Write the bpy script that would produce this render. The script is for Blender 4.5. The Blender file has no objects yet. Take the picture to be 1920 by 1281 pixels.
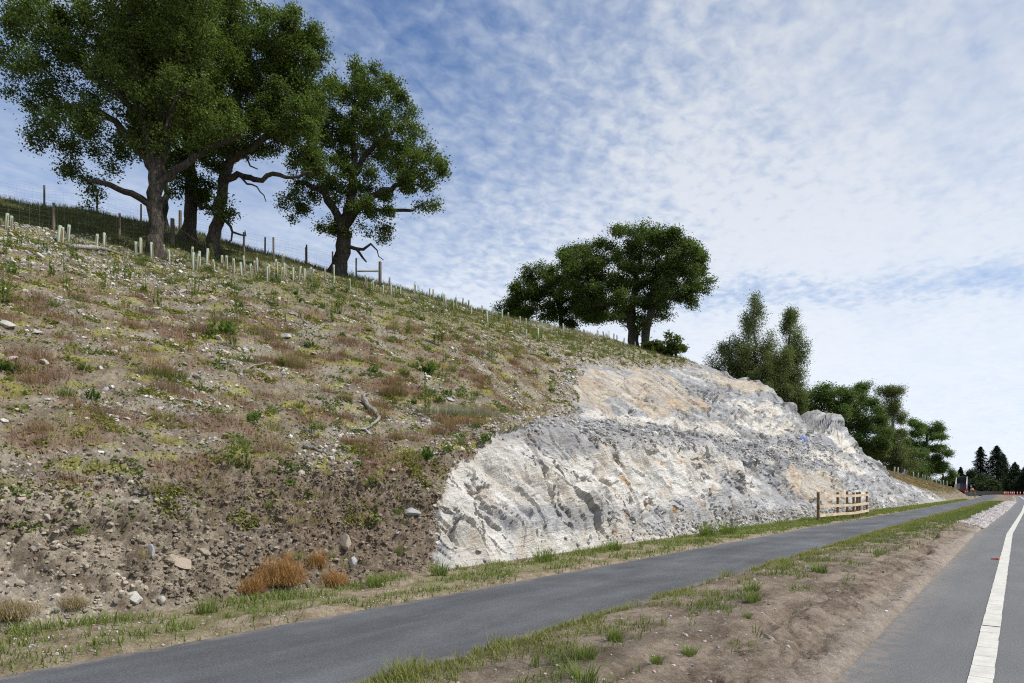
import bpy, math, random
import numpy as np
from mathutils import Vector, Matrix

# ------------------------------------------------------------------ camera, sky, sun, exposure
scn = bpy.context.scene
COL = scn.collection
TH = math.atan(950 / 1280.0)                 # the path runs along +Y, the camera looks 36.6 degrees left of it
ST_, CT_ = math.sin(TH), math.cos(TH)
cam_d = bpy.data.cameras.new('camera'); cam = bpy.data.objects.new('camera', cam_d); COL.objects.link(cam)
cam_d.lens = 24.0; cam_d.sensor_width = 36.0; cam_d.shift_y = 276.5 / 1920.0
cam_d.clip_start = 0.05; cam_d.clip_end = 6000
cam.location = (0, 0, 1.6); cam.rotation_euler = (math.radians(90), 0, TH)
scn.camera = cam

SUN_AZ = math.atan2(1.0, 0.40)               # clockwise from +Y
SUN_EL = math.radians(50)
sun_d = bpy.data.lights.new('sun', 'SUN'); sun = bpy.data.objects.new('sun', sun_d); COL.objects.link(sun)
sun_d.energy = 3.9; sun_d.angle = math.radians(1.2); sun_d.color = (1.0, 0.955, 0.88)
sdir = Vector((math.sin(SUN_AZ) * math.cos(SUN_EL), math.cos(SUN_AZ) * math.cos(SUN_EL), math.sin(SUN_EL)))
sun.rotation_euler = sdir.to_track_quat('Z', 'Y').to_euler(); sun.location = (20, 10, 40)

scn.view_settings.view_transform = 'Standard'
scn.view_settings.look = 'None'; scn.view_settings.gamma = 1.0
scn.view_settings.exposure = 0.33
scn.render.engine = 'CYCLES'
scn.cycles.use_denoising = False; scn.cycles.filter_width = 1.15; scn.cycles.sample_clamp_indirect = 4.0
scn.cycles.max_bounces = 8; scn.cycles.diffuse_bounces = 6; scn.cycles.transparent_max_bounces = 6

class NT:
    """Short node-graph writer."""
    def __init__(s, tree): s.t = tree; s.n = tree.nodes; s.l = tree.links
    def new(s, typ, **kw):
        n = s.n.new(typ)
        for k, v in kw.items(): setattr(n, k, v)
        return n
    def put(s, sock, v):
        if hasattr(v, 'is_output') or isinstance(v, bpy.types.NodeSocket): s.l.new(v, sock)
        else: sock.default_value = v
    def math(s, op, a, b=0.0, c=0.0, clamp=False):
        n = s.new('ShaderNodeMath', operation=op, use_clamp=clamp)
        s.put(n.inputs[0], a); s.put(n.inputs[1], b); s.put(n.inputs[2], c); return n.outputs[0]
    def vmath(s, op, a, b=(0, 0, 0), sc=None):
        n = s.new('ShaderNodeVectorMath', operation=op); s.put(n.inputs[0], a); s.put(n.inputs[1], b)
        if sc is not None: s.put(n.inputs['Scale'], sc)
        return n.outputs['Value'] if op in ('DOT_PRODUCT', 'LENGTH', 'DISTANCE') else n.outputs[0]
    def noise(s, vec, scale, detail=4, rough=0.55, dist=0.0):
        n = s.new('ShaderNodeTexNoise'); s.put(n.inputs['Vector'], vec)
        n.inputs['Scale'].default_value = scale; n.inputs['Detail'].default_value = detail
        n.inputs['Roughness'].default_value = rough; n.inputs['Distortion'].default_value = dist; return n.outputs['Fac']
    def voro(s, vec, scale, feature='F1', out='Distance', rnd=1.0):
        n = s.new('ShaderNodeTexVoronoi', feature=feature); s.put(n.inputs['Vector'], vec)
        n.inputs['Scale'].default_value = scale; n.inputs['Randomness'].default_value = rnd; return n.outputs[out]
    def mapr(s, v, a, b, c=0.0, d=1.0, smooth=True):
        n = s.new('ShaderNodeMapRange', interpolation_type='SMOOTHSTEP' if smooth else 'LINEAR')
        s.put(n.inputs[0], v); n.inputs[1].default_value = a; n.inputs[2].default_value = b
        s.put(n.inputs[3], c); s.put(n.inputs[4], d); return n.outputs[0]
    def mix(s, f, a, b, blend='MIX'):
        n = s.new('ShaderNodeMix', data_type='RGBA', blend_type=blend); n.clamp_factor = True
        s.put(n.inputs[0], f); s.put(n.inputs[6], a); s.put(n.inputs[7], b); return n.outputs[2]
    def scale(s, col, f):
        return s.vmath('SCALE', col, sc=f)
    def mapping(s, vec, rot=(0, 0, 0), sc=(1, 1, 1), loc=(0, 0, 0)):
        n = s.new('ShaderNodeMapping'); s.put(n.inputs[0], vec)
        n.inputs['Location'].default_value = loc; n.inputs['Rotation'].default_value = rot; n.inputs['Scale'].default_value = sc
        return n.outputs[0]
    def attr(s, name): n = s.new('ShaderNodeAttribute'); n.attribute_name = name; return n
    def bump(s, h, strength, dist, normal=None):
        n = s.new('ShaderNodeBump'); n.inputs['Strength'].default_value = strength; n.inputs['Distance'].default_value = dist
        s.put(n.inputs['Height'], h)
        if normal is not None: s.l.new(normal, n.inputs['Normal'])
        return n.outputs[0]

world = bpy.data.worlds.new('World'); scn.world = world; world.use_nodes = True
def build_sky():
    w = NT(world.node_tree); w.n.clear()
    sky = w.new('ShaderNodeTexSky', sky_type='NISHITA'); sky.sun_disc = False
    sky.sun_elevation = SUN_EL; sky.sun_rotation = SUN_AZ; sky.air_density = 1.0; sky.dust_density = 0.4; sky.ozone_density = 2.5
    d = w.new('ShaderNodeTexCoord').outputs['Generated']
    sp = w.new('ShaderNodeSeparateXYZ'); w.l.new(d, sp.inputs[0])
    z = w.math('MAXIMUM', sp.outputs[2], 0.0)
    den = w.math('ADD', z, 0.10)
    cb = w.new('ShaderNodeCombineXYZ')
    w.put(cb.inputs[0], w.math('DIVIDE', sp.outputs[0], den)); w.put(cb.inputs[1], w.math('DIVIDE', sp.outputs[1], den))
    p = cb.outputs[0]
    rp = w.mapping(p, rot=(0, 0, math.radians(28)), sc=(1.0, 0.55, 1.0))
    big = w.noise(rp, 0.85, 5, 0.5, 0.6)                       # broad sheets
    mid = w.noise(w.mapping(p, rot=(0, 0, math.radians(-20)), sc=(1.0, .75, 1)), 4.2, 4, 0.55, 0.5)
    mott = w.noise(w.mapping(p, rot=(0, 0, math.radians(35)), sc=(1.0, .8, 1)), 23.0, 4, 0.55, 0.3)   # mackerel mottling
    rip = w.noise(w.mapping(p, rot=(0, 0, math.radians(62)), sc=(1.0, .22, 1)), 13.0, 2, 0.5, 0.4)
    # openings in the cloud sheet, as directions in the sky
    def hole(dirv, rad, soft):
        v = Vector(dirv).normalized()
        return w.mapr(w.vmath('DISTANCE', d, tuple(v)), rad - soft, rad + soft, 1.0, 0.0)
    hs = w.math('MULTIPLY', hole((-.72, .72, .72), .10, .34), .46)
    hs = w.math('ADD', hs, w.math('MULTIPLY', hole((-1.16, .38, .62), .08, .28), .22))
    hs = w.math('ADD', hs, w.math('MULTIPLY', hole((-.42, .93, .72), .02, .20), .08))
    hs = w.math('SUBTRACT', hs, w.math('MULTIPLY', hole((-.20, 1.1, .30), .10, .40), .22))
    # a long clearer band low on the right
    band = w.math('MULTIPLY', w.mapr(w.math('ABSOLUTE', w.math('SUBTRACT', z, w.math('ADD', .245, w.math('MULTIPLY', w.math('SUBTRACT', big, .5), .16)))), .0, .05, 1.0, 0.0),
                  w.mapr(sp.outputs[0], -.55, -.25, 0.0, 1.0))
    hs = w.math('ADD', hs, w.math('MULTIPLY', band, .20))
    c = w.math('ADD', w.math('MULTIPLY', big, .34), w.math('MULTIPLY', mid, .24))
    c = w.math('ADD', c, w.math('MULTIPLY', w.math('SUBTRACT', mott, .5), w.mapr(big, .35, .65, .20, .62)))
    c = w.math('ADD', c, w.math('MULTIPLY', rip, .14))
    c = w.math('ADD', w.math('SUBTRACT', c, w.math('MULTIPLY', hs, 1.15)), .385)
    cov = w.mapr(c, .18, 1.02, 0.0, 1.0)
    low = w.mapr(z, 0.0, .40, .66, 0.0)
    cov = w.math('ADD', cov, w.math('MULTIPLY', low, w.math('SUBTRACT', 1.0, w.math('MULTIPLY', band, .35))), clamp=True)
    cov = w.math('MINIMUM', cov, .93)
    tone = w.mapr(z, .0, .65, 1.0, .76)
    ccol = w.mix(w.mapr(c, .5, .95), (5.8, 6.6, 7.9, 1), (7.4, 7.8, 8.4, 1))
    ccol = w.scale(ccol, tone)
    skyc = w.mix(1.0, sky.outputs[0], (.62, .86, 1.12, 1), 'MULTIPLY')
    col = w.mix(cov, skyc, ccol)
    bg = w.new('ShaderNodeBackground'); bg.inputs['Strength'].default_value = 0.1
    w.l.new(col, bg.inputs['Color'])
    out = w.new('ShaderNodeOutputWorld'); w.l.new(bg.outputs[0], out.inputs[0])
build_sky()

# ------------------------------------------------------------------ helpers
def link(o, parent=None):
    COL.objects.link(o)
    if parent is not None: o.parent = parent
    return o
def tag(o, label=None, cat=None, group=None, kind=None):
    if label: o['label'] = label
    if cat: o['category'] = cat
    if group: o['group'] = group
    if kind: o['kind'] = kind
    return o
def npmesh(name, V, F, mats, smooth=False, cols=None, flt=None, uv=None, midx=None):
    """Mesh data from numpy: V (n,3); F (m,k) or list of such arrays; cols/flt: per-vertex attributes."""
    V = np.asarray(V, np.float32); Fs = [np.asarray(f, np.int32) for f in (F if isinstance(F, list) else [F]) if len(f)]
    me = bpy.data.meshes.new(name)
    me.vertices.add(len(V)); me.vertices.foreach_set('co', V.ravel())
    ids = np.concatenate([f.ravel() for f in Fs]); tot = np.concatenate([np.full(len(f), f.shape[1], np.int32) for f in Fs])
    start = np.concatenate([[0], np.cumsum(tot)[:-1]]).astype(np.int32)
    me.loops.add(len(ids)); me.loops.foreach_set('vertex_index', ids)
    me.polygons.add(len(tot)); me.polygons.foreach_set('loop_start', start); me.polygons.foreach_set('loop_total', tot)
    if smooth: me.polygons.foreach_set('use_smooth', np.ones(len(tot), bool))
    else: me.polygons.foreach_set('use_smooth', np.zeros(len(tot), bool))
    for m in (mats if isinstance(mats, (list, tuple)) else [mats]): me.materials.append(m)
    if midx is not None: me.polygons.foreach_set('material_index', np.asarray(midx, np.int32))
    for k, a in (cols or {}).items():
        a = np.asarray(a, np.float32)
        if a.shape[1] == 3: a = np.concatenate([a, np.ones((len(a), 1), np.float32)], 1)
        at = me.attributes.new(k, 'FLOAT_COLOR', 'POINT'); at.data.foreach_set('color', a.ravel())
    for k, a in (flt or {}).items():
        at = me.attributes.new(k, 'FLOAT', 'POINT'); at.data.foreach_set('value', np.asarray(a, np.float32))
    if uv is not None:
        u = me.uv_layers.new(name='UVMap'); u.data.foreach_set('uv', np.asarray(uv, np.float32)[ids].ravel())
    me.update(); me.validate()
    return me
def npobj(name, V, F, mats, parent=None, **kw):
    return link(bpy.data.objects.new(name, npmesh(name, V, F, mats, **kw)), parent)
def empty(name, loc=(0, 0, 0), rz=0.0):
    o = bpy.data.objects.new(name, None); o.empty_display_size = .2; o.location = loc; o.rotation_euler = (0, 0, rz); return link(o)

class MB:
    """Collects boxes, tubes and lofts, then links them as ONE mesh object."""
    def __init__(s): s.v = []; s.f = []
    def add(s, V, F):
        b = len(s.v); s.v += [tuple(v) for v in V]; s.f += [tuple(b + i for i in f) for f in F]
    def box(s, c, size, rz=0.0, M=None, taper=1.0):
        x, y, z = [k / 2 for k in size]
        V = [Vector((sx * x * (taper if sz > 0 else 1), sy * y * (taper if sz > 0 else 1), sz * z)) for sz in (-1, 1) for sy in (-1, 1) for sx in (-1, 1)]
        R = M if M is not None else Matrix.Rotation(rz, 3, 'Z')
        V = [R @ v + Vector(c) for v in V]
        s.add(V, [(0, 2, 3, 1), (4, 5, 7, 6), (0, 1, 5, 4), (2, 6, 7, 3), (0, 4, 6, 2), (1, 3, 7, 5)])
    def bar(s, a, b, w, h):
        a = Vector(a); b = Vector(b); d = b - a; L = d.length
        M = d.to_track_quat('X', 'Z').to_matrix(); s.box((a + b) / 2, (L, w, h), M=M)
    def tube(s, pts, rad, n=8, caps=True, rough=0.0):
        pts = [Vector(p) for p in pts]; rad = rad if hasattr(rad, '__len__') else [rad] * len(pts)
        ref = None; rings = []
        V = []; F = []
        for i, p in enumerate(pts):
            t = (pts[min(i + 1, len(pts) - 1)] - pts[max(i - 1, 0)]).normalized()
            if ref is None: ref = t.orthogonal().normalized()
            ref = (ref - t * ref.dot(t))
            ref = ref.normalized() if ref.length > 1e-5 else t.orthogonal().normalized()
            q = t.cross(ref)
            for k in range(n):
                a = 2 * math.pi * k / n; g = 1 + (rough * math.sin(k * 2.4 + i * .9) * math.cos(k * 1.3 - i * .53) if rough else 0); V.append(p + (ref * math.cos(a) + q * math.sin(a)) * rad[i] * g)
        for i in range(len(pts) - 1):
            for k in range(n):
                k2 = (k + 1) % n; F.append((i * n + k, i * n + k2, (i + 1) * n + k2, (i + 1) * n + k))
        if caps:
            F.append(tuple(range(n - 1, -1, -1))); F.append(tuple((len(pts) - 1) * n + k for k in range(n)))
        s.add(V, F)
    def data(s, name, mat, smooth=False):
        me = bpy.data.meshes.new(name); me.from_pydata([tuple(v) for v in s.v], [], s.f); me.materials.append(mat)
        if smooth: me.polygons.foreach_set('use_smooth', np.ones(len(me.polygons), bool))
        me.update(); return me
    def build(s, name, mat, parent=None, smooth=False, loc=None):
        o = link(bpy.data.objects.new(name, s.data(name, mat, smooth)), parent)
        if loc is not None: o.location = loc
        return o

# ---- numpy noise
def _h(ix, iy, seed):
    h = (ix.astype(np.int64) * 374761393 + iy.astype(np.int64) * 668265263 + seed * 1442695041) & 0xFFFFFFFF
    h = ((h ^ (h >> 13)) * 1274126177) & 0xFFFFFFFF
    h = ((h ^ (h >> 16)) * 2246822519) & 0xFFFFFFFF
    return (h ^ (h >> 15)) & 0xFFFFFFFF
def perlin(x, y, seed=0):
    x = np.asarray(x, float); y = np.asarray(y, float)
    ix = np.floor(x); iy = np.floor(y); fx = x - ix; fy = y - iy
    u = fx * fx * fx * (fx * (fx * 6 - 15) + 10); v = fy * fy * fy * (fy * (fy * 6 - 15) + 10)
    def g(dx, dy):
        a = _h(ix + dx, iy + dy, seed) * (2 * math.pi / 4294967296.0)
        return np.cos(a) * (fx - dx) + np.sin(a) * (fy - dy)
    a = g(0, 0); b = g(1, 0); c = g(0, 1); d = g(1, 1)
    return ((a + (b - a) * u) + ((c + (d - c) * u) - (a + (b - a) * u)) * v) * 1.4
def fbm(x, y, oct=4, seed=0, gain=.5, lac=2.03):
    r = 0; a = 1.0; t = 0
    for o in range(oct):
        r = r + a * perlin(x, y, seed + o * 17); t += a; a *= gain; x = x * lac + 3.1; y = y * lac - 1.7
    return r / t * 1.5
def facets(x, y, seed, tilt=.6):
    """Random tilted planes on jittered cells (blocky rock). Returns height in about -1..1, and the cell's random number."""
    ix = np.floor(x); iy = np.floor(y); best = np.full(x.shape, 9e9); hgt = np.zeros(x.shape); rr = np.zeros(x.shape)
    for dx in (-1, 0, 1):
        for dy in (-1, 0, 1):
            cx = ix + dx; cy = iy + dy
            h1 = _h(cx, cy, seed); h2 = _h(cx, cy, seed + 5); h3 = _h(cx, cy, seed + 9)
            px = cx + (h1 & 0xFFFF) / 65535.0; py = cy + (h1 >> 16) / 65535.0
            ex = x - px; ey = y - py; d = ex * ex + ey * ey
            val = ((h2 & 0xFFFF) / 32767.5 - 1) * .6 + tilt * (ex * ((h2 >> 16) / 32767.5 - 1) + ey * ((h3 & 0xFFFF) / 32767.5 - 1))
            m = d < best; best = np.where(m, d, best); hgt = np.where(m, val, hgt); rr = np.where(m, (h3 >> 16) / 65535.0, rr)
    return hgt, rr
def trifacet(x, y, seed):
    """Continuous folded sheet: random heights on a triangle lattice, flat between."""
    u = x - .35 * y; ix = np.floor(u); iy = np.floor(y); fx = u - ix; fy = y - iy
    g = lambda dx, dy: _h(ix + dx, iy + dy, seed) / 2147483648.0 - 1
    a, b, c, d = g(0, 0), g(1, 0), g(0, 1), g(1, 1)
    return np.where(fx + fy < 1, a + (b - a) * fx + (c - a) * fy, d + (c - d) * (1 - fx) + (b - d) * (1 - fy))
def sstep(a, b, x): t = np.clip((x - a) / (b - a), 0, 1); return t * t * (3 - 2 * t)
def lerp(a, b, t): t = np.asarray(t)[..., None]; return np.asarray(a, float) * (1 - t) + np.asarray(b, float) * t

# ------------------------------------------------------------------ materials
def mat(name):
    m = bpy.data.materials.new(name); m.use_nodes = True; t = NT(m.node_tree); t.n.clear()
    b = t.new('ShaderNodeBsdfPrincipled'); o = t.new('ShaderNodeOutputMaterial'); t.l.new(b.outputs[0], o.inputs[0])
    b.inputs['Specular IOR Level'].default_value = .25
    return m, t, b, o
def plain(name, col, rough=.7, var=.18, scale=9.0, metal=0.0, bump=.0):
    m, t, b, o = mat(name); oc = t.new('ShaderNodeTexCoord').outputs['Object']
    n = t.noise(oc, scale, 5, .6)
    t.put(b.inputs['Base Color'], t.scale(tuple(col), t.mapr(n, .25, .75, 1 - var, 1 + var, smooth=False)))
    b.inputs['Roughness'].default_value = rough; b.inputs['Metallic'].default_value = metal
    if bump: t.l.new(t.bump(n, bump, .02), b.inputs['Normal'])
    return m
def m_ground():
    m, t, b, o = mat('bank_soil'); P = t.new('ShaderNodeTexCoord').outputs['Object']
    c = t.attr('col').outputs['Color']
    n1 = t.noise(P, 30, 6, .78); n2 = t.noise(P, 7, 4, .6)
    f = t.math('MULTIPLY', t.mapr(n1, .28, .72, .52, 1.50, smooth=False), t.mapr(n2, .3, .7, .82, 1.18, smooth=False))
    c = t.scale(c, f)
    vc = t.voro(P, 22, out='Color'); vd = t.voro(P, 22); sel = t.new('ShaderNodeSeparateColor'); t.l.new(vc, sel.inputs[0])
    peb = t.math('MULTIPLY', t.math('GREATER_THAN', sel.outputs[0], .70), t.math('LESS_THAN', vd, .36))
    peb = t.math('MULTIPLY', peb, t.attr('peb').outputs['Fac'])
    c = t.mix(peb, c, t.mix(sel.outputs[1], (.30, .27, .235, 1), (.50, .47, .43, 1)))
    t.put(b.inputs['Base Color'], c); b.inputs['Roughness'].default_value = .95; b.inputs['Specular IOR Level'].default_value = .08
    hh = t.math('ADD', t.math('MULTIPLY', n1, .8), t.math('MULTIPLY', peb, .35))
    t.l.new(t.bump(hh, .9, .05), b.inputs['Normal']); return m
def m_rock():
    m, t, b, o = mat('rock'); P = t.new('ShaderNodeTexCoord').outputs['Object']; U = t.new('ShaderNodeUVMap').outputs[0]
    c = t.attr('col').outputs['Color']
    st1 = t.noise(t.mapping(U, rot=(0, 0, math.radians(58)), sc=(1.2, 7.5, 1)), 1.6, 6, .68, .4)
    st2 = t.noise(t.mapping(U, rot=(0, 0, math.radians(40)), sc=(1.0, 5.0, 1)), 5.5, 5, .7, .3)
    n1 = t.noise(P, 18, 6, .75)
    c = t.scale(c, t.math('MULTIPLY', t.mapr(st1, .3, .7, .74, 1.18, smooth=False), t.mapr(n1, .25, .75, .80, 1.18, smooth=False)))
    cr = t.mapr(st2, .34, .40, 1.0, 0.0)
    c = t.mix(t.math('MULTIPLY', cr, .42), c, (.20, .185, .17, 1))
    wv = t.mapr(t.noise(t.mapping(U, rot=(0, 0, math.radians(46)), sc=(.7, 4.2, 1)), 3.2, 5, .65, .5), .58, .66)
    c = t.mix(t.math('MULTIPLY', wv, t.math('SUBTRACT', .50, t.math('MULTIPLY', t.attr('tan').outputs['Fac'], .5))), c, (.66, .64, .60, 1))
    t.put(b.inputs['Base Color'], c); b.inputs['Roughness'].default_value = .9; b.inputs['Specular IOR Level'].default_value = .12
    h = t.math('ADD', t.math('MULTIPLY', st1, .9), t.math('ADD', t.math('MULTIPLY', st2, .7), t.math('MULTIPLY', n1, .5)))
    t.l.new(t.bump(h, 1.0, .09), b.inputs['Normal']); return m
def m_veg(name='leafy', trans=.35, rough=.6):
    m, t, b, o = mat(name); c = t.attr('col').outputs['Color']
    t.put(b.inputs['Base Color'], c); b.inputs['Roughness'].default_value = rough; b.inputs['Specular IOR Level'].default_value = .22
    tr = t.new('ShaderNodeBsdfTranslucent'); t.put(tr.inputs[0], t.mix(1.0, c, (1.35, 1.5, .7, 1), 'MULTIPLY'))
    mx = t.new('ShaderNodeMixShader'); mx.inputs[0].default_value = trans
    t.l.new(b.outputs[0], mx.inputs[1]); t.l.new(tr.outputs[0], mx.inputs[2]); t.l.new(mx.outputs[0], o.inputs[0]); return m
def m_bark(name, ca, cb, sc=1.0):
    m, t, b, o = mat(name); P = t.new('ShaderNodeTexCoord').outputs['Object']
    n = t.noise(t.mapping(P, sc=(9 * sc, 9 * sc, 2.0 * sc)), 2.2, 6, .7, .6); n2 = t.noise(P, 1.3, 3)
    c = t.mix(t.mapr(n, .35, .68), ca, cb); c = t.scale(c, t.mapr(n2, .3, .7, .75, 1.25))
    t.put(b.inputs['Base Color'], c); b.inputs['Roughness'].default_value = .95; b.inputs['Specular IOR Level'].default_value = .1
    t.l.new(t.bump(n, 1.0, .06), b.inputs['Normal']); return m
def m_asphalt(name, base, spec_amt, worn):
    m, t, b, o = mat(name); P = t.new('ShaderNodeTexCoord').outputs['Object']
    n0 = t.noise(P, 150, 2, .6); n1 = t.noise(P, 48, 3, .7); n2 = t.noise(t.mapping(P, sc=(1.0, .16, 1)), 1.3, 5, .6, .5); n3 = t.noise(P, .55, 4, .55)
    x = t.new('ShaderNodeSeparateXYZ'); t.l.new(P, x.inputs[0])
    f = t.math('MULTIPLY', t.mapr(n0, .3, .7, .55, 1.45, smooth=False), t.mapr(n1, .3, .7, .78, 1.22, smooth=False))
    f = t.math('MULTIPLY', f, t.mapr(n2, .3, .7, 1 - worn, 1 + worn)); f = t.math('MULTIPLY', f, t.mapr(n3, .3, .7, 1 - worn * .8, 1 + worn * .8))
    c = t.scale(base, f)
    vd = t.voro(P, 95, out='Color'); s = t.new('ShaderNodeSeparateColor'); t.l.new(vd, s.inputs[0])
    c = t.mix(t.math('MULTIPLY', t.math('MULTIPLY', t.math('GREATER_THAN', s.outputs[0], 1 - spec_amt), t.math('LESS_THAN', t.voro(P, 95), .40)), .6), c, (.24, .238, .23, 1))
    dust = t.attr('dust').outputs['Fac']
    c = t.mix(t.math('MULTIPLY', dust, t.mapr(t.noise(P, 6, 4, .7), .35, .65)), c, (.24, .20, .165, 1))
    t.put(b.inputs['Base Color'], c); b.inputs['Roughness'].default_value = .82; b.inputs['Specular IOR Level'].default_value = .3
    t.l.new(t.bump(t.math('ADD', n0, n1), .6, .012), b.inputs['Normal']); return m
def m_wood(name, ca, cb):
    m, t, b, o = mat(name); P = t.new('ShaderNodeTexCoord').outputs['Object']
    n = t.noise(t.mapping(P, sc=(6, 6, 1.2)), 4, 5, .65, .8); n2 = t.noise(P, 2.1, 3)
    c = t.mix(t.mapr(n, .3, .7), ca, cb); t.put(b.inputs['Base Color'], t.scale(c, t.mapr(n2, .3, .7, .8, 1.2)))
    b.inputs['Roughness'].default_value = .8; t.l.new(t.bump(n, .4, .01), b.inputs['Normal']); return m
def m_attr(name, rough=.9, nz=20.0, bumpd=.02):
    m, t, b, o = mat(name); P = t.new('ShaderNodeTexCoord').outputs['Object']
    n = t.noise(P, nz, 5, .65); t.put(b.inputs['Base Color'], t.scale(t.attr('col').outputs['Color'], t.mapr(n, .25, .75, .75, 1.25, smooth=False)))
    b.inputs['Roughness'].default_value = rough; b.inputs['Specular IOR Level'].default_value = .15
    t.l.new(t.bump(n, .7, bumpd), b.inputs['Normal']); return m

def m_paint():
    m, t, b, o = mat('road_paint'); P = t.new('ShaderNodeTexCoord').outputs['Object']
    n = t.noise(P, 7, 6, .75); n2 = t.noise(P, 120, 2, .6)
    c = t.scale(t.attr('col').outputs['Color'], t.math('MULTIPLY', t.mapr(n, .3, .7, .78, 1.08, smooth=False), t.mapr(n2, .3, .7, .82, 1.1, smooth=False)))
    worn = t.math('MULTIPLY', t.mapr(n, .36, .28, 0, 1), t.mapr(n2, .42, .6)); c = t.mix(worn, c, (.17, .17, .17, 1))
    t.put(b.inputs['Base Color'], c); b.inputs['Roughness'].default_value = .8; return m
M_SOIL = m_ground(); M_ROCK = m_rock(); M_LEAF = m_veg('oak_leaves', .34, .55); M_GRASS = m_veg('grass_blades', .30, .7)
M_BARK = m_bark('oak_bark', (.028, .024, .020, 1), (.125, .110, .092, 1)); M_BIRCH = m_bark('birch_bark', (.06, .05, .045, 1), (.30, .28, .26, 1), .6)
M_DEAD = m_bark('weathered_wood', (.16, .145, .13, 1), (.46, .44, .41, 1), 1.5)
M_PATH = m_asphalt('path_asphalt', (.082, .086, .093), .06, .24); M_ROAD = m_asphalt('road_asphalt', (.125, .128, .132), .10, .08)
M_STONE = m_attr('stone', .9, 14, .03); M_TUBE = plain('shelter_plastic', (.27, .325, .25), .6, .16, 3.0)
M_STAKE = m_wood('stake_wood', (.20, .13, .07, 1), (.36, .25, .15, 1)); M_RAIL = m_wood('new_rail_wood', (.43, .34, .235, 1), (.58, .47, .335, 1))
M_POST = m_wood('treated_post', (.13, .085, .045, 1), (.24, .165, .09, 1)); M_OLDPOST = m_wood('grey_post', (.10, .08, .06, 1), (.20, .165, .13, 1))
M_WIRE = plain('wire', (.20, .20, .20), .5, .1, 5, .6); M_PAINT = m_paint()

# ------------------------------------------------------------------ terrain: hill, cut bank, rock face
# stations along the path: Y, then (X, Z) of toe, lower break, bench, upper break, crest, field top, field back, far back
PROFILE = [
(-16,(-8.7,.04),(-10.8,1.9),(-12.5,2.75),(-17,5.0),(-26.5,9.4),(-38,14.3),(-60,15)),
(4,(-8.7,.04),(-10.8,1.9),(-12.5,2.8),(-17,5.2),(-26.5,9.8),(-38,14.8),(-60,15.5)),
(9.0,(-8.7,.04),(-10.8,2.1),(-12.5,3.0),(-17,5.6),(-26.6,10.3),(-38,15.0),(-60,15.5)),
(12,(-8.7,.04),(-10.9,2.6),(-12.6,3.4),(-17,5.9),(-26.8,10.8),(-38,15.2),(-60,15.5)),
(14.8,(-8.7,.04),(-10.7,3.35),(-12.9,4.0),(-17,6.5),(-27,11.3),(-38,15.8),(-60,15.5)),
(20,(-8.7,.04),(-10.6,3.35),(-13.2,4.05),(-16.8,7.0),(-27,12.1),(-38,16.3),(-60,15.5)),
(26,(-8.7,.04),(-10.5,3.2),(-13.3,4.1),(-16.5,7.3),(-27.2,12.6),(-36,15.0),(-60,13)),
(35,(-8.7,.04),(-10.4,3.1),(-13.3,4.2),(-16.8,8.0),(-27.4,13.0),(-36,13.6),(-60,9)),
(45,(-8.6,.04),(-10.4,2.9),(-13,4.4),(-17.5,9.3),(-25.5,13.2),(-36,13),(-60,8)),
(54,(-8.5,.04),(-10.9,3.1),(-13,5.0),(-18.3,11.0),(-23.5,12.6),(-36,11),(-60,7)),
(58,(-8.4,.04),(-10.9,3.2),(-12.8,5.4),(-15.5,9.4),(-20,9.9),(-36,8),(-60,6)),
(61.5,(-8.4,.04),(-10.8,3.0),(-12.2,4.9),(-13.7,6.2),(-17.5,6.0),(-36,5.6),(-60,5.5)),
(65.5,(-8.4,.04),(-10.5,2.8),(-11.7,4.8),(-13.3,6.1),(-17,6.0),(-36,5.4),(-60,5.5)),
(68.5,(-8.4,.04),(-10.8,3.3),(-12.2,6.1),(-13.9,9.1),(-16.5,9.1),(-36,5.2),(-60,5.2)),
(70.5,(-8.3,.04),(-10.9,3.4),(-12.0,6.0),(-13.4,8.6),(-16.5,8.3),(-36,5),(-60,5)),
(73,(-8.2,.04),(-10.6,3.0),(-11.4,3.9),(-13.2,5.0),(-16.5,5.0),(-36,4.5),(-60,5)),
(85,(-8.0,.04),(-9.8,2.1),(-10.8,2.6),(-12.5,3.3),(-15,4.4),(-36,5.5),(-60,5)),
(107,(-7.8,.04),(-9.0,.9),(-10.2,1.7),(-11.6,2.7),(-13.7,3.9),(-36,5),(-60,4.5)),
(140,(-7.8,.04),(-9.2,.6),(-10.2,1.4),(-11.4,2.3),(-12.6,2.9),(-36,3.4),(-60,3.5)),
(170,(-8.3,.03),(-9.0,.4),(-9.8,1.0),(-10.5,1.6),(-11.6,1.9),(-36,1.7),(-60,2)),
(240,(-12.5,.0),(-13.5,.02),(-14.6,.04),(-16.5,.06),(-20,.08),(-40,.1),(-62,.1)),
]
BEND_Y = [-60, 30, 45, 60, 100, 127, 181, 211, 260, 330]
BEND_X = [0, 0, .25, .5, .92, 1.0, .5, -.9, -5.0, -14.0]
def bend(Y): return np.interp(Y, BEND_Y, BEND_X)
ZT_Y = [0, 14, 14.8, 20, 22.2, 24.5, 27.5, 35, 45, 51, 56, 60, 71, 74, 78, 85, 95, 107, 115, 300]
ZT_Z = [-2, 3.3, 3.45, 4.15, 4.35, 5.6, 7.5, 8.6, 10.1, 11.3, 12.3, 14, 14, 6.0, 3.7, 2.5, 1.5, .7, -1, -1]
YB_Z = [-1, 0, .72, 1.29, 2.05, 2.6, 2.9, 3.5, 4.0, 4.66, 5.9, 7.1, 14]
YB_Y = [9.2, 9.35, 10.0, 10.6, 11.8, 12.8, 13.6, 16.0, 19.6, 22.1, 24.0, 26.8, 27.0]
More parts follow.
